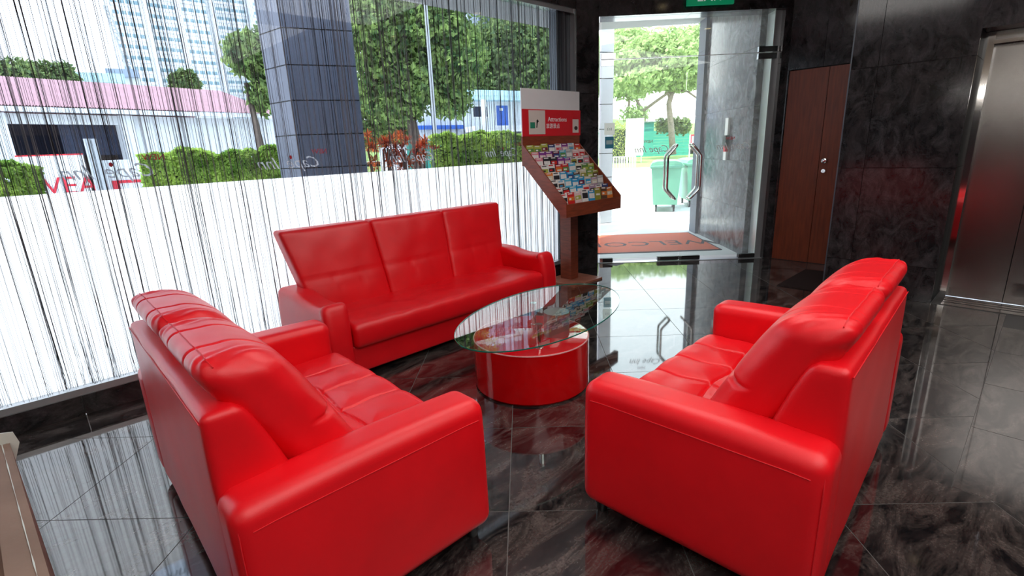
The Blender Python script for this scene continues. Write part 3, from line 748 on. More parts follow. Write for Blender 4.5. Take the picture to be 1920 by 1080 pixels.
for r in range(8):
    f = r / 7
    yb = YB - .055 - f * (YB - YF - .125); zb = 1.41 - f * (1.41 - .90) + .012
    MB().extr([(yb + .025, zb - .01), (yb - .012, zb - .01), (yb - .014, zb + .045), (yb - .010, zb + .045), (yb - .007, zb - .003), (yb + .025, zb - .003)], (X0 + .02, 0, 0), (0, 1, 0), (0, 0, 1), (1, 0, 0), X1 - X0 - .04).obj('shelf', M['wood'], rk)
    for c in range(8):
        a = rows[r][c]; b = second[a]
        if random.random() < .3: b = random.choice(list(PAL))
        hh = .150 + random.uniform(-.012, .014) + (.03 if r == 7 else 0); ww = PW - .008
        mb = MB(); th_ = .004 + random.random() * .008
        mb.box(0, ww, 0, th_, 0, hh, 0)
        k = random.random()
        mb.box(ww * .06, ww * .94, -.0007, 0, hh * .52, hh * (.74 + .1 * k), 1)
        mb.box(ww * .10, ww * .75, -.0007, 0, hh * .90, hh * .96, 2)
        mb.box(ww * .2, ww * (.5 + .4 * k), -.0012, -.0007, hh * .58, hh * .68, 2)
        o = mb.obj('leaflet', [PM[a], PM[b], PM['white' if a != 'white' else random.choice(['red', 'blue', 'black'])]])
        o.location = (X0 + .024 + c * PW + random.uniform(-.002, .003), yb + .002, zb + .002)
        o.rotation_euler = (-.14 + random.uniform(-.02, .01), random.uniform(-.03, .03) if r < 7 else random.uniform(-.07, .07), 0)
        an = a.replace('skyblue', 'sky blue').replace('palepink', 'pale pink')
        pos = ordn[c] if c in (0, 7) else ordn[c] + ' from left'
        tag(o, f'{an} leaflet, {pos} in the {rown[r]} row of the wooden rack', 'leaflet', 'tourist leaflets in the rack')

# ================================================================ STRING CURTAIN
cur = thing('string_curtain', 'black string curtain hanging in front of the shop window', 'curtain', (0, 0, 0))
def strings(n, r, x0, x1, mt, name, clump, seed):
    rnd = random.Random(seed); mb = MB()
    zsg = [.18, .30, .48, .8, 1.2, 1.7, 2.3, 2.99]
    made = 0
    while made < n:
        xc = rnd.uniform(x0, x1)
        dens = .5 + .5 * noise.noise(Vector((xc * 2.1, seed, 0)))
        if rnd.random() > .35 + dens: continue
        k = 1 if rnd.random() > clump else rnd.randint(3, 8)
        yc = rnd.uniform(4.075, 4.13); ph = rnd.random() * 9
        for i in range(k):
            tight = rnd.uniform(.2, 1.3) * .0035
            dx = rnd.gauss(0, 1) * tight; pts = []
            tw = rnd.random() * 6
            for z in zsg:
                w_ = .004 * noise.noise(Vector((xc * 9, z * .8, ph))) + dx * math.cos(tw + z * 1.7)
                if z < .5: w_ += rnd.gauss(0, .0045 if k > 1 else .0025) * (1.3 - z * 2)
                pts.append((xc + w_, yc + dx * math.sin(tw + z * 1.5), z))
            mb.tube(pts, r * rnd.uniform(.7, 1.25), 3)
            made += 1
    o = mb.obj(name, mt, cur); o['kind'] = 'stuff'; return o
strings(680, .0010, -2.1, 4.95, M['string'], 'string', .30, 3)
strings(1050, .0010, -2.1, 4.95, M['string2'], 'pale_string', .1, 8)
box('curtain_rail', -2.2, 4.97, 4.07, 4.084, 2.985, 3.03, M['alu'], cur)

# ================================================================ CARTON, MATS
ct = thing('cardboard_carton', 'torn brown cardboard carton at the left edge of the picture', 'box', (0, 0, 0))
CT = .60
def cpt(px, py, z): v = atz(px, py, z); return (v.x, v.y)
pa = Vector(cpt(14, 832, CT)); pb = Vector(cpt(98, 1120, CT)); pd = (pb - pa).normalized(); pn = Vector((-pd.y, pd.x))
if pn.x > 0: pn = -pn
CL = .95
c0, c1, c2, c3 = pa, pa + pd * CL, pa + pd * CL + pn * .42, pa + pn * .42
def quadwall(A, B, z0, z1, t, m, nm):
    mb = MB(); mb.wall(A, B, z0, z1, 0, t); return mb.obj(nm, m, ct)
side_p = quadwall(c0, c1, 0, CT, .006, M['card'], 'side_panel')
quadwall(c1, c2, 0, CT, .006, M['card'], 'side_panel'); quadwall(c2, c3, 0, CT, .006, M['card'], 'side_panel'); quadwall(c3, c0, 0, CT, .006, M['card'], 'side_panel')
inn = pn * .10
MB().prism([c0 + pn * .052, c1 + pn * .07, c2, c3], CT - .012, CT - .006).obj('flap', M['carddark'], ct)
flap = MB().add([(*c0, CT), (*c1, CT), (*(c1 + pn * .068), CT + .008), (*(c0 + pn * .050), CT + .010), (*c0, CT - .004), (*c1, CT - .004), (*(c1 + pn * .068), CT + .003), (*(c0 + pn * .050), CT + .005)], [(0, 1, 2, 3), (7, 6, 5, 4), (0, 4, 5, 1), (1, 5, 6, 2), (2, 6, 7, 3), (3, 7, 4, 0)]).obj('flap', M['card'], ct)
tp = MB(); prev = None
vt = []
for i in range(19):
    s = i / 18; q = c0 + pd * (CL * s); wob = random.uniform(.0, .003)
    vt += [(q.x + pn.x * (.012 + wob * .6), q.y + pn.y * (.012 + wob * .6), CT + .0035), (q.x + pn.x * (.016 - wob * .6), q.y + pn.y * (.016 - wob * .6), CT + .0045)]
tp.add(vt, [(2 * i, 2 * i + 2, 2 * i + 3, 2 * i + 1) for i in range(18)]).obj('tape_strip', M['tape'], ct)
e0 = c0 - pd * .004
MB().add([(*e0, CT - .09), (*(e0 - pn * .030), CT - .01), (*(e0 - pn * .022), CT + .035), (*(e0 + pn * .012), CT + .045), (*(e0 + pn * .02), CT), (*(e0 - pd * .004), CT - .09), (*(e0 - pn * .030 - pd * .004), CT - .01), (*(e0 - pn * .022 - pd * .004), CT + .035), (*(e0 + pn * .012 - pd * .004), CT + .045), (*(e0 + pn * .02 - pd * .004), CT)],
         [(0, 1, 2, 3, 4), (9, 8, 7, 6, 5), (0, 5, 6, 1), (1, 6, 7, 2), (2, 7, 8, 3), (3, 8, 9, 4), (4, 9, 5, 0)]).obj('torn_tape', M['tape'], ct)

bm_ = MB().add([(5.70, 1.88, .008), (6.62, 1.88, .008), (6.62, 1.52, .008), (5.70, 1.52, .008), (5.70, 1.88, 0), (6.62, 1.88, 0), (6.62, 1.52, 0), (5.70, 1.52, 0)],
             [(3, 2, 1, 0), (4, 5, 6, 7), (0, 1, 5, 4), (1, 2, 6, 5), (2, 3, 7, 6), (3, 0, 4, 7)]).obj('floor_mat', M['matbrown'])
tag(bm_, 'dark brown mat on the floor in front of the wooden doors', 'mat')
wm = thing('welcome_mat', 'orange coir welcome mat outside the glass doors', 'mat', (0, 0, 0))
pqbox(MB(), 7.42, 8.92, .75, 2.85, -.018, -.004).obj('mat_body', M['mat_orange'], wm)
e_ = MB(); pqbox(e_, 7.39, 7.42, .72, 2.88, -.018, -.006); pqbox(e_, 8.92, 8.95, .72, 2.88, -.018, -.006); pqbox(e_, 7.42, 8.92, 2.85, 2.88, -.018, -.006); pqbox(e_, 7.42, 8.92, .72, .75, -.018, -.006)
e_.obj('rubber_border', M['mat_dark'], wm)
t_ = text('WELCOME', .50, PQ(8.05, 1.80, -.0035), -NQ, -NP, M['mat_dark'], wm)

# ================================================================ OUTSIDE GROUND
gr = sobj(MB().box(-60, 260, -160, 260, -.25, -.05).obj('ground', M['concrete']), 'pale sunlit concrete forecourt and road')
pave = sobj(MB().prism([(-3.2, 4.3), (5.3, 4.3), PQ(DP, .95)[:2], PQ(DP, 3.3)[:2], (7.3, 2.4), (8.9, 4.0), (9.6, 4.9), (7.8, 6.9), (-3.2, 7.2)], -.06, -.018).obj('floor_porch', M['concrete']), 'light paving of the porch outside the doors')
A, B = PQ(38, -3), PQ(34, 14)
lawn = sobj(MB().prism([PQ(33, -12)[:2], PQ(31, 16)[:2], PQ(95, 40)[:2], PQ(95, -30)[:2]], -.06, .02).obj('ground_lawn', M['grass']), 'sunlit lawn beyond the road')
mound = MB(); g0 = at(1232, 231, 95)
sob = []
for i in range(13):
    for j in range(9):
        p = 62 + j * 7; q = -30 + i * 6; z = .02 + 7.5 * math.exp(-((p - 98) / 24) ** 2) * (.8 + .2 * math.cos(q * .1))
        sob.append(tuple(PQ(p, q, z)))
mound.add(sob, [(i * 9 + j, (i + 1) * 9 + j, (i + 1) * 9 + j + 1, i * 9 + j + 1) for i in range(12) for j in range(8)]).obj('ground_slope', M['grass'], None, 'all')
sobj(COL.objects[-1] if False else bpy.data.objects['ground_slope'], 'grass slope rising behind the fence')

# right outdoor granite wall and its end pillar
wx = struct('wall_porch', 'mottled grey granite side wall of the porch')
P0, P1 = PQ(DP + .24, 3.0), PQ(DP + 2.40, 3.0)
nrow = [(-.02, .62), (.624, 1.25), (1.254, 1.95), (1.954, 2.65), (2.654, 3.4)]
for z0, z1 in nrow:
    for a, b in ((.0, .95), (.954, 1.85)):
        pqbox(MB(), DP + .24 + a, DP + .24 + b, 3.0, 3.2, z0, z1).obj('granite_panel', M['wallx'], wx)
for k in range(7):
    pqbox(MB(), DP + 2.10, DP + 2.42, 2.955, 3.25, -.02 + k * .49 + .004, .47 + k * .49 if k < 6 else 3.4).obj('tile', M['coltile'], wx)
pqbox(MB(), DP + 2.11, DP + 2.41, 2.97, 3.24, -.02, 3.4).obj('core', M['dark'], wx)
kp = thing('intercom', 'white and black intercom unit hanging on the granite porch wall', 'intercom', (0, 0, 0))
kq = 2.9985
def kbox(p0, p1, z0, z1, d, m, n): pqbox(MB(), p0, p1, kq - d, kq, z0, z1).obj(n, m, kp)
kbox(DP + .98, DP + 1.09, 1.60, 1.84, .03, M['white'], 'upper_case'); kbox(DP + .98, DP + 1.10, 1.45, 1.60, .05, M['black'], 'black_body'); kbox(DP + 1.01, DP + 1.07, 1.37, 1.45, .04, M['red'], 'red_tab'); kbox(DP + .99, DP + 1.09, 1.25, 1.37, .03, M['white'], 'lower_case')

# left outdoor tiled column by the entrance
def tiled_column(name, label, poly, z0, zs_, m, top):
    t = thing(name, label, 'column', (0, 0, 0))
    cx = sum(p[0] for p in poly) / len(poly); cy = sum(p[1] for p in poly) / len(poly)
    z = z0
    while z < top:
        MB().prism([(cx + (p[0] - cx), cy + (p[1] - cy)) for p in poly], z + .008, min(top, z + zs_) - .008).obj('tile', m, t); z += zs_
    MB().prism([(cx + (p[0] - cx) * .975, cy + (p[1] - cy) * .975) for p in poly], z0 - .0, top - .01).obj('core', M['dark'], t)
    return t
ca = atz(1147, 413, 0); cb = atz(1090, 418, 0)
tiled_column('entrance_column', 'pale grey tiled column outside, left of the glass doors', [(ca.x, ca.y), (ca.x + .5, ca.y + .45), (cb.x + .4, cb.y + .6), (cb.x, cb.y)], -.05, .47, M['coltile2'], 6.5)
k0, k1, k2 = at(507, 200, 8.9), at(549, 200, 8.35), at(676, 200, 8.45)
# column courses follow the joints: 0.47 m
tiled_column('slate_column', 'tall slate blue tiled column outside the window', [k0[:2], k1[:2], k2[:2], (k2.x * 1.1, k2.y * 1.1), (k0.x * 1.09, k0.y * 1.09)], -.05, .475, M['coltile'], 9.0)
for o in [o for o in bpy.data.objects['slate_column'].children if o.name.startswith('tile')]: pass

# ================================================================ PLANTS
def leaves(mb, n, pos, size, rnd, asp=.5, updir=.5):
    for _ in range(n):
        c, nn = pos(); s = size * rnd.uniform(.6, 1.35)
        nn = (nn + Vector((rnd.gauss(0, 1.1), rnd.gauss(0, 1.1), rnd.gauss(0, 1.1) + updir))).normalized()
        a = nn.cross(Vector((rnd.gauss(0, 1), rnd.gauss(0, 1), rnd.gauss(0, 1)))).normalized(); b = nn.cross(a)
        a = a * s; b = b * s * asp
        mb.add([c - a, c + b, c + a + nn * s * .15, c - b], [(0, 1, 2, 3)])
def crown(name, blobs, n, size, m, parent, seed, shell=.6):
    rnd = random.Random(seed); mb = MB(); vol = [b[1] * b[1] * b[2] for b in blobs]
    def pos():
        c, r, rz = rnd.choices(blobs, vol)[0]
        d = Vector((rnd.gauss(0, 1), rnd.gauss(0, 1), rnd.gauss(0, 1))).normalized()
        k = 1 - shell * rnd.random() ** 1.3
        k *= 1 + .34 * noise.noise(Vector(c) + d * 3.4)
        return Vector(c) + Vector((d.x * r, d.y * r, d.z * rz)) * k, d
    leaves(mb, n, pos, size, rnd); o = mb.obj(name, m, parent); o['kind'] = 'stuff'; return o
def tree(label, base, blobs, n, size, m, trunk, seed, bark=None, group=None, cores=.0):
    t = thing('tree', label, 'tree', base, 0, group)
    crown('foliage', blobs, n, size, m, t, seed)
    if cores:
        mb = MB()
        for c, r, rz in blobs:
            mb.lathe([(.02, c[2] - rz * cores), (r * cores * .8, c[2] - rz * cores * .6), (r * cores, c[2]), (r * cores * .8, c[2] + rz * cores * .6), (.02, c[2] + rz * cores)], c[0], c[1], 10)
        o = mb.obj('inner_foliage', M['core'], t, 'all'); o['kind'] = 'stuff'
    for tr in trunk:
        MB().tube([p[:3] for p in tr], [p[3] for p in tr], 8).obj('trunk' if tr is trunk[0] else 'branch', bark or M['bark'], t, 'all')
    return t
def local(v, b): return (v[0] - b[0], v[1] - b[1], v[2] - b[2])
def blob(px, py, d, rp, rpz, b):     # rp radius in pixels at that place
    c = at(px, py, d); k = d / 960; return (local(c, b), rp * k, rpz * k)
# big dark tree right of the slate column
b = at(786, 300, 19); b.z = -.05
tree('large dark leafy tree between the slate column and the white house', b,
     [blob(x, y, d, r, rz, b) for x, y, d, r, rz in ((700, -40, 19, 75, 60), (800, -40, 19, 80, 60), (720, 60, 18.5, 75, 55), (815, 70, 18.5, 75, 50), (860, 110, 18, 50, 40), (730, 140, 19, 60, 45), (800, 150, 18.5, 65, 45), (745, 200, 19, 55, 35), (845, 185, 18.5, 40, 35), (700, 190, 20, 40, 40), (690, 250, 20, 35, 25), (735, 245, 20, 40, 22))],
     42000, .115, M['leafA'], [[(0, 0, 0, .26), (0, 0, 1.6, .2), (-.3, .1, 3.5, .16), (-.5, .2, 6, .1)], [(-.2, .1, 2.6, .1), (1.0, -.3, 4, .06)], [(-.2, .1, 2.6, .1), (-1.4, .3, 4, .06)]], 3, cores=.42)
b = at(480, 300, 20); b.z = -.05
tree('dark leafy tree just left of the slate column', b,
     [blob(x, y, 20, r, rz, b) for x, y, r, rz in ((475, 105, 42, 35), (510, 120, 40, 55), (500, 180, 28, 30), (520, 60, 30, 30), (448, 92, 16, 12))],
     8000, .115, M['leafA'], [[(0, 0, 0, .14), (.2, -.1, 2, .12), (.1, 0, 4, .08)]], 5)
b = at(960, 285, 46); b.z = -.05
tree('broad dull green tree behind the white house', b,
     [blob(x, y, 46, r, rz, b) for x, y, r, rz in ((930, 95, 75, 50), (985, 90, 75, 60), (1020, 130, 60, 60), (905, 140, 60, 40), (965, 160, 70, 45), (1030, 70, 40, 40))],
     19000, .25, M['leafD'], [[(0, 0, 0, .5), (0, 0, 4, .35), (-1, 1, 7, .2)], [(0, 0, 4, .2), (3, -1, 7, .1)]], 6, cores=.35)
# trees seen through the doors
b = at(1262, 290, 50); b.z = 0
tb_ = lambda px, py, r, d=50: (*local(at(px, py, d), b), r)
tree('rain tree with pale spreading branches seen through the left door', b,
     [blob(x, y, d, r, rz, b) for x, y, d, r, rz in ((1180, 110, 50, 55, 28), (1240, 90, 50, 60, 26), (1290, 110, 48, 50, 32), (1210, 150, 49, 55, 22), (1270, 150, 50, 50, 20), (1175, 70, 52, 40, 16), (1300, 70, 52, 40, 18), (1340, 120, 50, 40, 40))],
     17000, .24, M['leafB'], [[tb_(1262, 290, .3), tb_(1258, 235, .28), tb_(1254, 195, .24), tb_(1262, 168, .2)], [tb_(1206, 208, .14), tb_(1230, 190, .13), tb_(1262, 168, .11), tb_(1295, 152, .08)], [tb_(1262, 168, .1), tb_(1290, 172, .09), tb_(1315, 190, .07)], [tb_(1256, 185, .1), tb_(1240, 150, .08), tb_(1230, 120, .05)]], 9, M['barkp'])
b = at(1192, 290, 62); b.z = 0
tb_ = lambda px, py, r, d=62: (*local(at(px, py, d), b), r)
tree('smaller rain tree with a forked trunk behind the white board', b,
     [blob(x, y, 62, r, rz, b) for x, y, r, rz in ((1165, 165, 32, 20), (1195, 175, 22, 12), (1190, 215, 26, 16), (1160, 60, 40, 20))],
     4200, .24, M['leafB'], [[tb_(1210, 270, .4), tb_(1206, 225, .3), tb_(1200, 200, .2), tb_(1190, 180, .12)], [tb_(1177, 215, .14), tb_(1180, 190, .14), tb_(1170, 172, .1)]], 10, M['barkp'])
def shrub_leaf(name, label, x0, x1, py0, py1, d, m, seed):
    b = at((x0 + x1) / 2, 290, d); b.z = 0.0
    t = thing(name, label, 'bush', b)
    crown('foliage', [blob(x0 + (x1 - x0) * f, (py0 + py1) / 2, d, (x1 - x0) * .2, (py1 - py0) / 2, b) for f in (.15, .4, .65, .88)], 1500, .2, m, t, seed)
    return t
shrub_leaf('bush', 'dark green bush at the foot of the rain tree', 1232, 1290, 222, 250, 56, M['leafD'], 4)
# hedges
def hedge(label, A, B, z1, th, n, m, seed, z0=-.05):
    L = (B - A).length; d = (B - A).normalized(); nn = Vector((-d.y, d.x, 0)); t = thing('hedge', label, 'hedge', A)
    rnd = random.Random(seed); mb = MB()
    def pos():
        f = rnd.random() * L; o = rnd.uniform(-1, 1); z = z0 + (z1 - z0) * rnd.random() ** .8
        s = rnd.random(); hh = z1 * (1 + .10 * noise.noise(Vector((f * 2.3, seed, 0))) + .05 * noise.noise(Vector((f * 8, seed, 0))))
        if s < .3: p = d * f + nn * (o * th) + UZ * hh; dn = UZ.copy()
        else:
            sd_ = 1 if s < .65 else -1; bul = 1 + .2 * noise.noise(Vector((f * 3, z * 3, seed)))
            p = d * f + nn * (sd_ * th * bul) + UZ * min(z, hh); dn = nn * sd_
        return p, dn
    leaves(mb, n, pos, .055, rnd, .6); o = mb.obj('foliage', m, t); o['kind'] = 'stuff'
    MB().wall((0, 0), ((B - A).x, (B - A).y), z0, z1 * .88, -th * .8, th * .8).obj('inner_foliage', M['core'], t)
    return t
g0 = lambda px, d: Vector((*at(px, 300, d)[:2], 0))
hedge('bright green clipped hedge outside the left half of the window', g0(272, 10.5), g0(545, 10.2), 1.66, .35, 15000, M['leafC'], 2)
hedge('dark green hedge end at the far left edge of the window', g0(-60, 9.6), g0(32, 9.9), 1.55, .35, 4500, M['leafC'], 12)
hedge('bright green clipped hedge outside the right half of the window', g0(812, 11.8), g0(1035, 12.4), 1.86, .4, 14000, M['leafC'], 4)
hb_ = hedge('yellow green hedge seen through the door beside the white board', g0(1140, 43), g0(1180, 43), 3.0, .7, 2600, M['leafY'], 14)
# croton shrubs
for i, (px, py, dd, s_) in enumerate(((712, 292, 10.6, 1.0), (738, 286, 10.9, 1.1), (765, 294, 10.7, .95), (790, 300, 10.9, .7))):
    c = g0(px, dd); t = thing('croton_shrub', ['leftmost red and orange croton shrub beside the slate column', 'tallest orange croton shrub, second from the slate column', 'dark red croton shrub, third from the slate column', 'low red croton shrub next to the green hedge'][i], 'bush', c, 0, 'croton shrubs outside the window')
    rnd = random.Random(i + 40); mb = MB(); topz = 1.60 + .32 * s_ + .1
    for cl in range(9):
        cx, cy, cz = rnd.uniform(-.24, .24), rnd.uniform(-.24, .24), topz * rnd.uniform(.62, .92)
        for k in range(60):
            a = rnd.random() * math.tau; e = rnd.uniform(-.3, 1.2); d = Vector((math.cos(a) * math.cos(e), math.sin(a) * math.cos(e), math.sin(e)))
            ln = rnd.uniform(.14, .26); sdv = d.cross(UZ).normalized() * .013
            P = Vector((cx, cy, cz)); tip = P + d * ln - UZ * .05
            mb.add([P, P + d * ln * .5 + sdv, tip, P + d * ln * .5 - sdv], [(0, 1, 2, 3)])
    o = mb.obj('foliage', M['leafR'], t); o['kind'] = 'stuff'
    for k in range(3): MB().tube([(0, 0, -.05), (rnd.uniform(-.2, .2), rnd.uniform(-.2, .2), topz * .8)], .02, 6).obj('stem', M['bark'], t, True)

# ================================================================ OUTDOOR BUILDINGS
def slabwall(A, B): return Vector((A[0], A[1])), Vector((B[0], B[1]))
# low building at left with the pinkish roof
EA, EB = atz(-220, 190, 3.6), atz(528, 215, 3.6)
e0_, e1_ = Vector(EA[:2]), Vector(EB[:2]); ed = (e1_ - e0_).normalized(); en = Vector((-ed.y, ed.x))
if en.dot(Vector(EA[:2])) < 0: en = -en
Lb = (e1_ - e0_).length
lb = thing('workshop_building', 'low white building with a pinkish corrugated roof beyond the forecourt', 'building', (e0_.x, e0_.y, 0), math.atan2(ed.y, ed.x))
sgnn = 1 if Vector((-ed.y, ed.x)).dot(en) > 0 else -1
def lbx(n, x0, x1, d0, d1, z0, z1, m): return MB().box(x0, x1, min(d0 * sgnn, d1 * sgnn), max(d0 * sgnn, d1 * sgnn), z0, z1).obj(n, m, lb)
def tpx(px):  # where along the eave a pixel column falls
    r = ray(px, 205); A_ = Vector((e0_.x, e0_.y)); den = r.x * ed.y - r.y * ed.x
    t = (A_.x * ed.y - A_.y * ed.x) / den; P = Vector((r.x * t, r.y * t)); return (P - A_).dot(ed)
x_a, x_b, x_c = tpx(12), tpx(228), tpx(252)
lbx('wall', 0, x_a, .6, .9, -.05, 3.4, M['bwall'])
lbx('wall', x_b, Lb, .6, .9, -.05, 3.4, M['bwall'])
lbx('wall', 0, Lb, 9, 9.3, -.05, 3.4, M['bwall']); lbx('wall', Lb - .3, Lb, .9, 9, -.05, 3.4, M['bwall'])
lbx('lintel', x_a, x_b, .6, .9, 3.05, 3.4, M['bwall'])
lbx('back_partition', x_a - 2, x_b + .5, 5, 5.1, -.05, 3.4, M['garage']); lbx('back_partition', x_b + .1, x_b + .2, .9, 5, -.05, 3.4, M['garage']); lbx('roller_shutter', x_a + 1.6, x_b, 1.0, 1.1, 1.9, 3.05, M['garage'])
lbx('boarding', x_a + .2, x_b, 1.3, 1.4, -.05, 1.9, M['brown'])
lbx('post', x_b, x_b + .45, .35, .62, -.05, 3.4, M['bwall']); lbx('post', x_a - .5, x_a, .35, .62, -.05, 3.4, M['bwall'])
lbx('gutter', -.2, Lb + .2, -.1, .15, 3.42, 3.58, M['bwall'])
rf = MB(); nr = 150
vv = []; ff = []
for i in range(nr * 2 + 1):
    x = Lb * i / (nr * 2); dz = .05 if i % 2 else 0
    for dd, zz in ((0, 3.6), (5.2, 5.15)): vv.append((x, dd * sgnn, zz + dz))
for i in range(nr * 2): ff.append((2 * i, 2 * i + 2, 2 * i + 3, 2 * i + 1))
rf.add(vv, ff); k0_ = len(rf.v); rf.add([(0, 5.2 * sgnn, 5.15), (Lb, 5.2 * sgnn, 5.15), (Lb, 9.5 * sgnn, 3.6), (0, 9.5 * sgnn, 3.6)], [(0, 1, 2, 3)])
rf.obj('corrugated_roof', M['roofred'], lb)
# fence with banner in front of the building
bn = thing('banner', 'white banner with red letters hung on the far fence', 'sign', (0, 0, 0))
fa, fb_ = g0(30, 17.5), g0(158, 17.2)
fd = (fb_ - fa).normalized()
zt = at(90, 292, 17.3).z
MB().wall(fa, fb_, zt - 1.15, zt, 0, .02).obj('cloth', M['white'], bn); MB().wall(fa, fb_, zt, zt + .03, -.02, .04).obj('top_rope', M['red'], bn)
mid = (fa + fb_) / 2
fn_ = Vector((fd.y, -fd.x, 0))
if fn_.dot(mid) > 0: fn_ = -fn_
text('YIVEA', .62, (mid.x + fn_.x * .03, mid.y + fn_.y * .03, at(90, 352, 17.2).z), fd, UZ, M['decalred'], bn)
hf = thing('hoarding_fence', 'white hoarding fence with two posts beside the banner', 'fence', (0, 0, 0))
ha, hb2 = g0(170, 17.2), g0(275, 17.0)
MB().wall(ha, hb2, -.05, at(210, 300, 17).z, 0, .03).obj('panel', M['bwall'], hf)
for px in (172, 184): q = g0(px, 16.9); MB().tube([(q.x, q.y, -.05), (q.x, q.y, at(px, 268, 17).z + .1)], .07, 8).obj('post', M['pole'], hf, True)
hd = (hb2 - ha).normalized()
q_ = ha + (hb2 - ha) * .28; MB().wall(q_, q_ + hd * .9, 1.05, 1.12, -.03, 0).obj('red_mark', M['decalred'], hf); MB().wall(q_ , q_ + hd * .15, .6, 1.05, -.03, 0).obj('red_mark', M['decalred'], hf)

# far apartment towers
def tower(label, px0, px1, d, top, pyb, floors, m, cols, dz=2.9):
    A = at(px0, 200, d); B = at(px1, 200, d * 1.03); A2, B2 = Vector(A[:2]), Vector(B[:2]); dv = (B2 - A2).normalized(); L = (B2 - A2).length
    t = thing('apartment_tower', label, 'building', (A2.x, A2.y, 0), math.atan2(dv.y, dv.x), 'distant apartment towers')
    MB().box(0, L, 0, 14, -.05, top).obj('wall', m, t)
    z = 3; wn = MB(); bal = MB()
    while z < top - 1:
        for c in range(cols):
            x = L * (c + .1) / cols; wd_ = L / cols * .8
            for k in range(4): wn.box(x + wd_ * k / 4 + .2, x + wd_ * (k + 1) / 4 - .2, -.12, .05, z + 1.0, z + 1.9)
            bal.box(x - .1, x + wd_ + .1, -.5, 0, z + .1, z + .85)
        z += dz
    wn.obj('window_row', M['winblue'], t)['kind'] = 'stuff'; bal.obj('balcony_row', M['bwall'], t)['kind'] = 'stuff'
    for c in range(cols + 1):
        MB().box(L * c / cols - .8, L * c / cols + .4, -1.6, 0, -.05, top).obj('pier', m, t)
    return t
tower('tall white apartment block with rows of windows, centre left of the sky', 243, 425, 190, 110, 165, 0, M['bwall'], 3)
tower('tall white apartment block partly behind the tree beside the slate column', 428, 560, 215, 120, 165, 0, M['bwall'], 2)
tower('pale grey apartment block above the trees at the top of the window', 800, 880, 95, 60, 0, 0, M['bwall'], 1)
tower('blue grey apartment block behind the broad tree', 895, 1010, 70, 50, 0, 0, M['bgrey'], 3)
cr = thing('crane', 'slender pale crane jib slanting against the sky', 'crane', (0, 0, 0))
ca_, cb_ = at(196, 10, 120), at(262, 170, 120)
for o1 in (-.6, .6):
    MB().tube([ca_ + Vector((o1 * .3, 0, 0)), cb_ + Vector((o1, 0, 0))], .14, 5).obj('chord', M['pole'], cr)
lt = MB()
for i in range(24): lt.tube([ca_.lerp(cb_, i / 24) + Vector((-.4 if i % 2 else .4, 0, 0)), ca_.lerp(cb_, (i + 1) / 24) + Vector((.4 if i % 2 else -.4, 0, 0))], .07, 4)
lt.obj('lattice', M['pole'], cr); MB().tube([cb_, Vector((cb_.x, cb_.y, -.05))], .5, 6).obj('mast', M['pole'], cr)
# distant low roofs and tree line at left
for i, (x0, x1, yt, d, nm) in enumerate(((-60, 62, 124, 75, 'far green tree mass at the left end of the roofline'), (62, 140, 128, 80, 'far green tree mass beside the grey far roof'), (325, 372, 142, 60, 'rounded teal green tree in front of the white tower'))):
    b = at((x0 + x1) / 2, 300, d); b.z = -.05
    tree(nm, b, [blob(x0 + (x1 - x0) * f, yt + 28, d, (x1 - x0) * .22, 28, b) for f in (.2, .5, .8)], 2600, .35, M['leafD'], [[(0, 0, 0, .3), (0, 0, 5, .25), (.3, 0, 8, .15)]], 20 + i, cores=.7)
for i, (x0, x1, yt, d, nm) in enumerate(((70, 135, 124, 95, 'far grey roofed house above the pink roof, left one'), (140, 235, 141, 90, 'far white roofed house above the pink roof, middle one'), (200, 262, 132, 100, 'far dark roofed house above the pink roof, right one'))):
    A = at(x0, yt + 12, d); B = at(x1, yt + 12, d)
    h = thing('far_house', nm, 'building', (0, 0, 0), 0, 'far houses over the pink roof')
    MB().wall(A, B, -.05, A.z, 0, 8).obj('wall', M['bwall'], h)
    MB().wall(A, B, A.z, A.z + 1.1, -.6, 8.6).obj('roof', M['bgrey'] if i != 1 else M['cyan'], h)
    wb_ = MB()
    for k in range(5): P = A.lerp(B, (k + .3) / 5); Q = A.lerp(B, (k + .7) / 5); wb_.wall(P, Q, A.z - 2.2, A.z - 1.2, -.1, .1)
    wb_.obj('window_row', M['winblue'], h)['kind'] = 'stuff'

# white house with blue door
d_ = 30
ha_, hb_2 = at(770, 250, 29), at(1020, 250, 33); A2, B2 = Vector(ha_[:2]), Vector(hb_2[:2]); dv = (B2 - A2).normalized(); L = (B2 - A2).length
hs = thing('white_house', 'single storey white house with a blue door and pale cyan roof edge', 'building', (A2.x, A2.y, 0), math.atan2(dv.y, dv.x))
def hx(px):
    r = ray(px, 230); den = r.x * dv.y - r.y * dv.x; t = (A2.x * dv.y - A2.y * dv.x) / den; P = Vector((r.x * t, r.y * t)); return (P - A2).dot(dv), P.length
def hz(px, py): return at(px, py, hx(px)[1]).z
def hbx(n, px0, px1, py0, py1, o0, o1, m):
    x0, x1 = hx(px0)[0], hx(px1)[0]; pm = (px0 + px1) / 2; return MB().box(x0, x1, o0, o1, hz(pm, py1), hz(pm, py0)).obj(n, m, hs)
zr = hz(900, 190)
MB().box(0, L, 0, 6, -.05, zr).obj('wall', M['bwall'], hs)
MB().box(hx(858)[0], L, -.9, 7, zr, zr + .22).obj('roof', M['cyan'], hs); MB().box(hx(858)[0], L, -.95, -.9, zr + .22, zr + .5).obj('fascia', M['cyan'], hs)
MB().box(hx(760)[0], hx(862)[0], -.5, 6, hz(810, 243), hz(810, 236)).obj('awning', M['blue'], hs)
hbx('door', 931, 952, 198, 236, -.08, .02, M['blue']); hbx('door_frame', 929, 954, 196, 236, -.05, .01, M['white'])
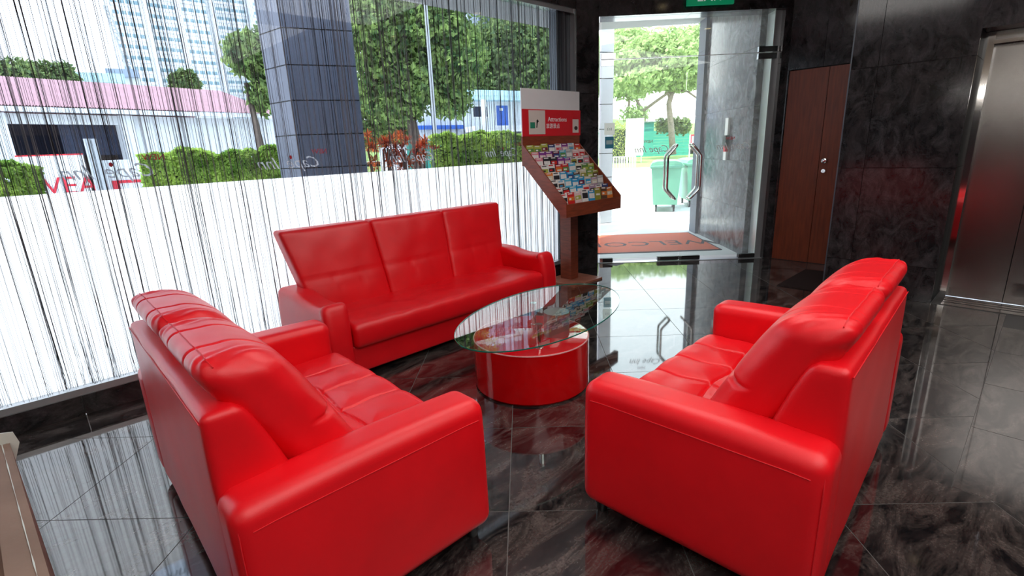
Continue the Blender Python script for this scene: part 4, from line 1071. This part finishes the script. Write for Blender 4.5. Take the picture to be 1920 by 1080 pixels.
hbx('window', 888, 914, 200, 219, -.08, .02, M['garage']); hbx('window_frame', 885, 917, 197, 222, -.05, .01, M['white']); hbx('wall_lamp', 936, 941, 203, 208, -.16, -.08, M['white'])
hbx('ledge', 866, 1000, 238, 246, -1.6, 0, M['bwall'])
for px in (880, 976): hbx('post', px, px + 7, 192, 262, -1.65, -1.5, M['white'])
swl = thing('stone_wall', 'dark rough stone wall below the white house', 'wall', (0, 0, 0))
MB().wall(g0(884, 27), g0(990, 29.5), -.05, at(930, 247, 28).z, 0, .3).obj('stonework', M['stone'], swl); MB().wall(g0(884, 27), g0(990, 29.5), at(930, 247, 28).z, at(930, 244, 28).z + .02, -.05, .35).obj('coping', M['bwall'], swl)
def corrug(name, label, A, B, z1, m, pitch=.25, horiz=False, posts=True):
    L = (B - A).length; dv = (B - A).normalized(); t = thing(name, label, 'fence', (A.x, A.y, 0), math.atan2(dv.y, dv.x))
    if horiz:
        nz = int(z1 / pitch)
        for i in range(nz): MB().box(0, L, -.03 if i % 2 else -.02, .03, i * pitch - .02, (i + 1) * pitch - .03).obj('plank', m, t)
    else:
        mb = MB(); n = int(L / pitch)
        for i in range(n): mb.box(i * pitch, (i + .55) * pitch, -.05, .02, -.05, z1)
        mb.box(0, L, 0, .03, -.05, z1); mb.obj('corrugated_sheet', m, t)
    MB().box(0, L, -.07, .07, z1, z1 + .08).obj('top_rail', m, t)
    return t
corrug('teal_fence', 'teal green metal fence behind the hedge at the window', g0(765, 21), g0(1010, 24), at(880, 264, 22).z, M['teal'])
corrug('green_fence', 'green horizontal metal hoarding seen through the door', g0(1150, 60), g0(1290, 60), at(1230, 240, 60).z, M['teal'], .3, True)
sh = thing('green_shed', 'small green shed roof rising above the hoarding', 'shed', (0, 0, 0))
sa, sb = at(1205, 240, 61), at(1226, 240, 61)
MB().wall(sa, sb, -.05, at(1215, 238, 61).z + .5, .2, 3).obj('wall', M['teal'], sh); MB().wall(sa, at(1292, 240, 61), at(1215, 238, 61).z + .5, at(1215, 238, 61).z + .62, 0, 3.4).obj('roof', M['pole'], sh)
# white board on posts
wbd = thing('white_board', 'tall white notice board with a faint blue picture on the lawn', 'sign', (0, 0, 0))
wa_, wb2 = at(1173, 250, 42), at(1207, 250, 42)
zt_, zb_ = at(1190, 222, 42).z, at(1190, 292, 42).z
MB().wall(wa_, wb2, zb_, zt_, 0, .12).obj('panel', M['white'], wbd)
for f in (.1, .9): q = wa_.lerp(wb2, f); MB().tube([(q.x, q.y, -.05), (q.x, q.y, zb_ + .1)], .05, 6).obj('post', M['pole'], wbd)
u = (wb2 - wa_).normalized()
q = wa_ + u * .25 - Vector((0, 0, 0)); MB().wall(q, q + u * 1.0, at(1190, 249, 42).z, at(1190, 246, 42).z, -.02, 0).obj('blue_band', M['cyan'], wbd)
rl = thing('white_railing', 'low white metal railing along the far kerb', 'railing', (0, 0, 0))
ra, rb_ = g0(1150, 34), g0(1192, 34); rz_ = at(1170, 294, 34).z; n = 14
for i in range(n + 1):
    q = ra.lerp(rb_, i / n); MB().tube([(q.x, q.y, -.05), (q.x, q.y, rz_)], .022, 5).obj('baluster', M['white'], rl)
MB().tube([(ra.x, ra.y, rz_), (rb_.x, rb_.y, rz_)], .03, 5).obj('top_rail', M['white'], rl)
# kerb
kb = sobj(MB().wall(PQ(32.6, -12), PQ(30.6, 16), -.05, .10, -.15, .15).obj('trim_kerb', M['concrete']), 'pale kerb at the lawn edge')
# red sign box by the pillar
rs = thing('red_sign', 'small red framed sign beside the porch pillar', 'sign', (0, 0, 0))
ra_, rb2 = at(1294, 260, 24), at(1306, 260, 24)
MB().wall(ra_, rb2, at(1300, 271, 24).z, at(1300, 252, 24).z, 0, .06).obj('frame', M['red'], rs); MB().wall(ra_.lerp(rb2, .25), rb2, at(1300, 268, 24).z, at(1300, 255, 24).z, -.02, 0).obj('panel', M['greyprint'], rs)
MB().tube([(ra_.x, ra_.y, -.05), (ra_.x, ra_.y, at(1300, 252, 24).z)], .03, 6).obj('post', M['pole'], rs)
cn = tag(MB().lathe([(.16, -.05), (.16, .0), (.11, .02), (.02, .7)], *g0(1287, 30)[:2], 14).obj('traffic_cone', M['orange'], None, True), 'small orange cone standing near the red sign', 'cone')
# lamp pole
lp = thing('lamp_post', 'thin pale metal pole standing in front of the dark tree', 'pole', (0, 0, 0))
q = at(816, 250, 15.5); MB().tube([(q.x, q.y, -.05), (q.x, q.y, 7.5)], [.06, .045], 8).obj('pole', M['pole'], lp, True); MB().tube([(q.x, q.y, 7.4), (q.x + .5, q.y + .3, 7.7), (q.x + 1.2, q.y + .7, 7.75)], .03, 6).obj('lamp_arm', M['pole'], lp, True)
# wheelie bins
def bin_(label, loc, rz):
    t = thing('wheeled_bin', label, 'bin', loc, rz, 'green wheeled bins outside')
    W0, W1, D0, D1, z0, z1 = .56, .66, .27, .33, .17, 1.02
    mb = MB(); mb.add([(-W0, -D0, z0), (W0, -D0, z0), (W0, D0, z0), (-W0, D0, z0), (-W1, -D1, z1), (W1, -D1, z1), (W1, D1, z1), (-W1, D1, z1)], [(0, 3, 2, 1), (4, 5, 6, 7), (0, 1, 5, 4), (1, 2, 6, 5), (2, 3, 7, 6), (3, 0, 4, 7)]).obj('body', M['bin'], t)
    rbox((0, 0, 1.04), (.70, .36, .035), .02, (2, 2, 1)).obj('rim', M['binlid'], t, True)
    mb = MB(); pr = [(-.35, 0), (.35, 0), (.31, .06), (.2, .09), (-.2, .09), (-.31, .06)]
    mb.extr(pr, (-.68, 0, 1.075), (0, 1, 0), (0, 0, 1), (1, 0, 0), 1.36).obj('lid', M['bin'], t)
    for x in (-.3, .3): MB().box(x - .12, x + .12, -.40, -.35, 1.0, 1.06).obj('grip', M['binlid'], t)
    for sx in (-1, 1):
        for sy in (-1, 1):
            wv = MB(); c = (sx * .44, sy * .20)
            wv.extr([(.085 * math.cos(a * math.tau / 18), .085 + .085 * math.sin(a * math.tau / 18)) for a in range(18)], (c[0], c[1] - .02, 0), (1, 0, 0), (0, 0, 1), (0, 1, 0), .04)
            o = wv.obj('castor', M['black'], t)
            MB().box(c[0] - .03, c[0] + .03, c[1] - .03, c[1] + .03, .12, .18).obj('fork', M['pole'], o)
    return t
b1 = atz(1257, 398, -.05); ang = math.atan2(NQ.y, NQ.x)
c1_ = Vector((b1.x, b1.y, -.05)) + NP * .4
bin_('pale green wheeled rubbish bin outside, nearer of the two', c1_ + NQ * .02 + NP * .2, ang + math.pi / 2 - .25)
bin_('pale green wheeled rubbish bin outside, farther one half hidden by the porch pillar', c1_ + NQ * .95 + NP * .9, ang + math.pi / 2 - .1)
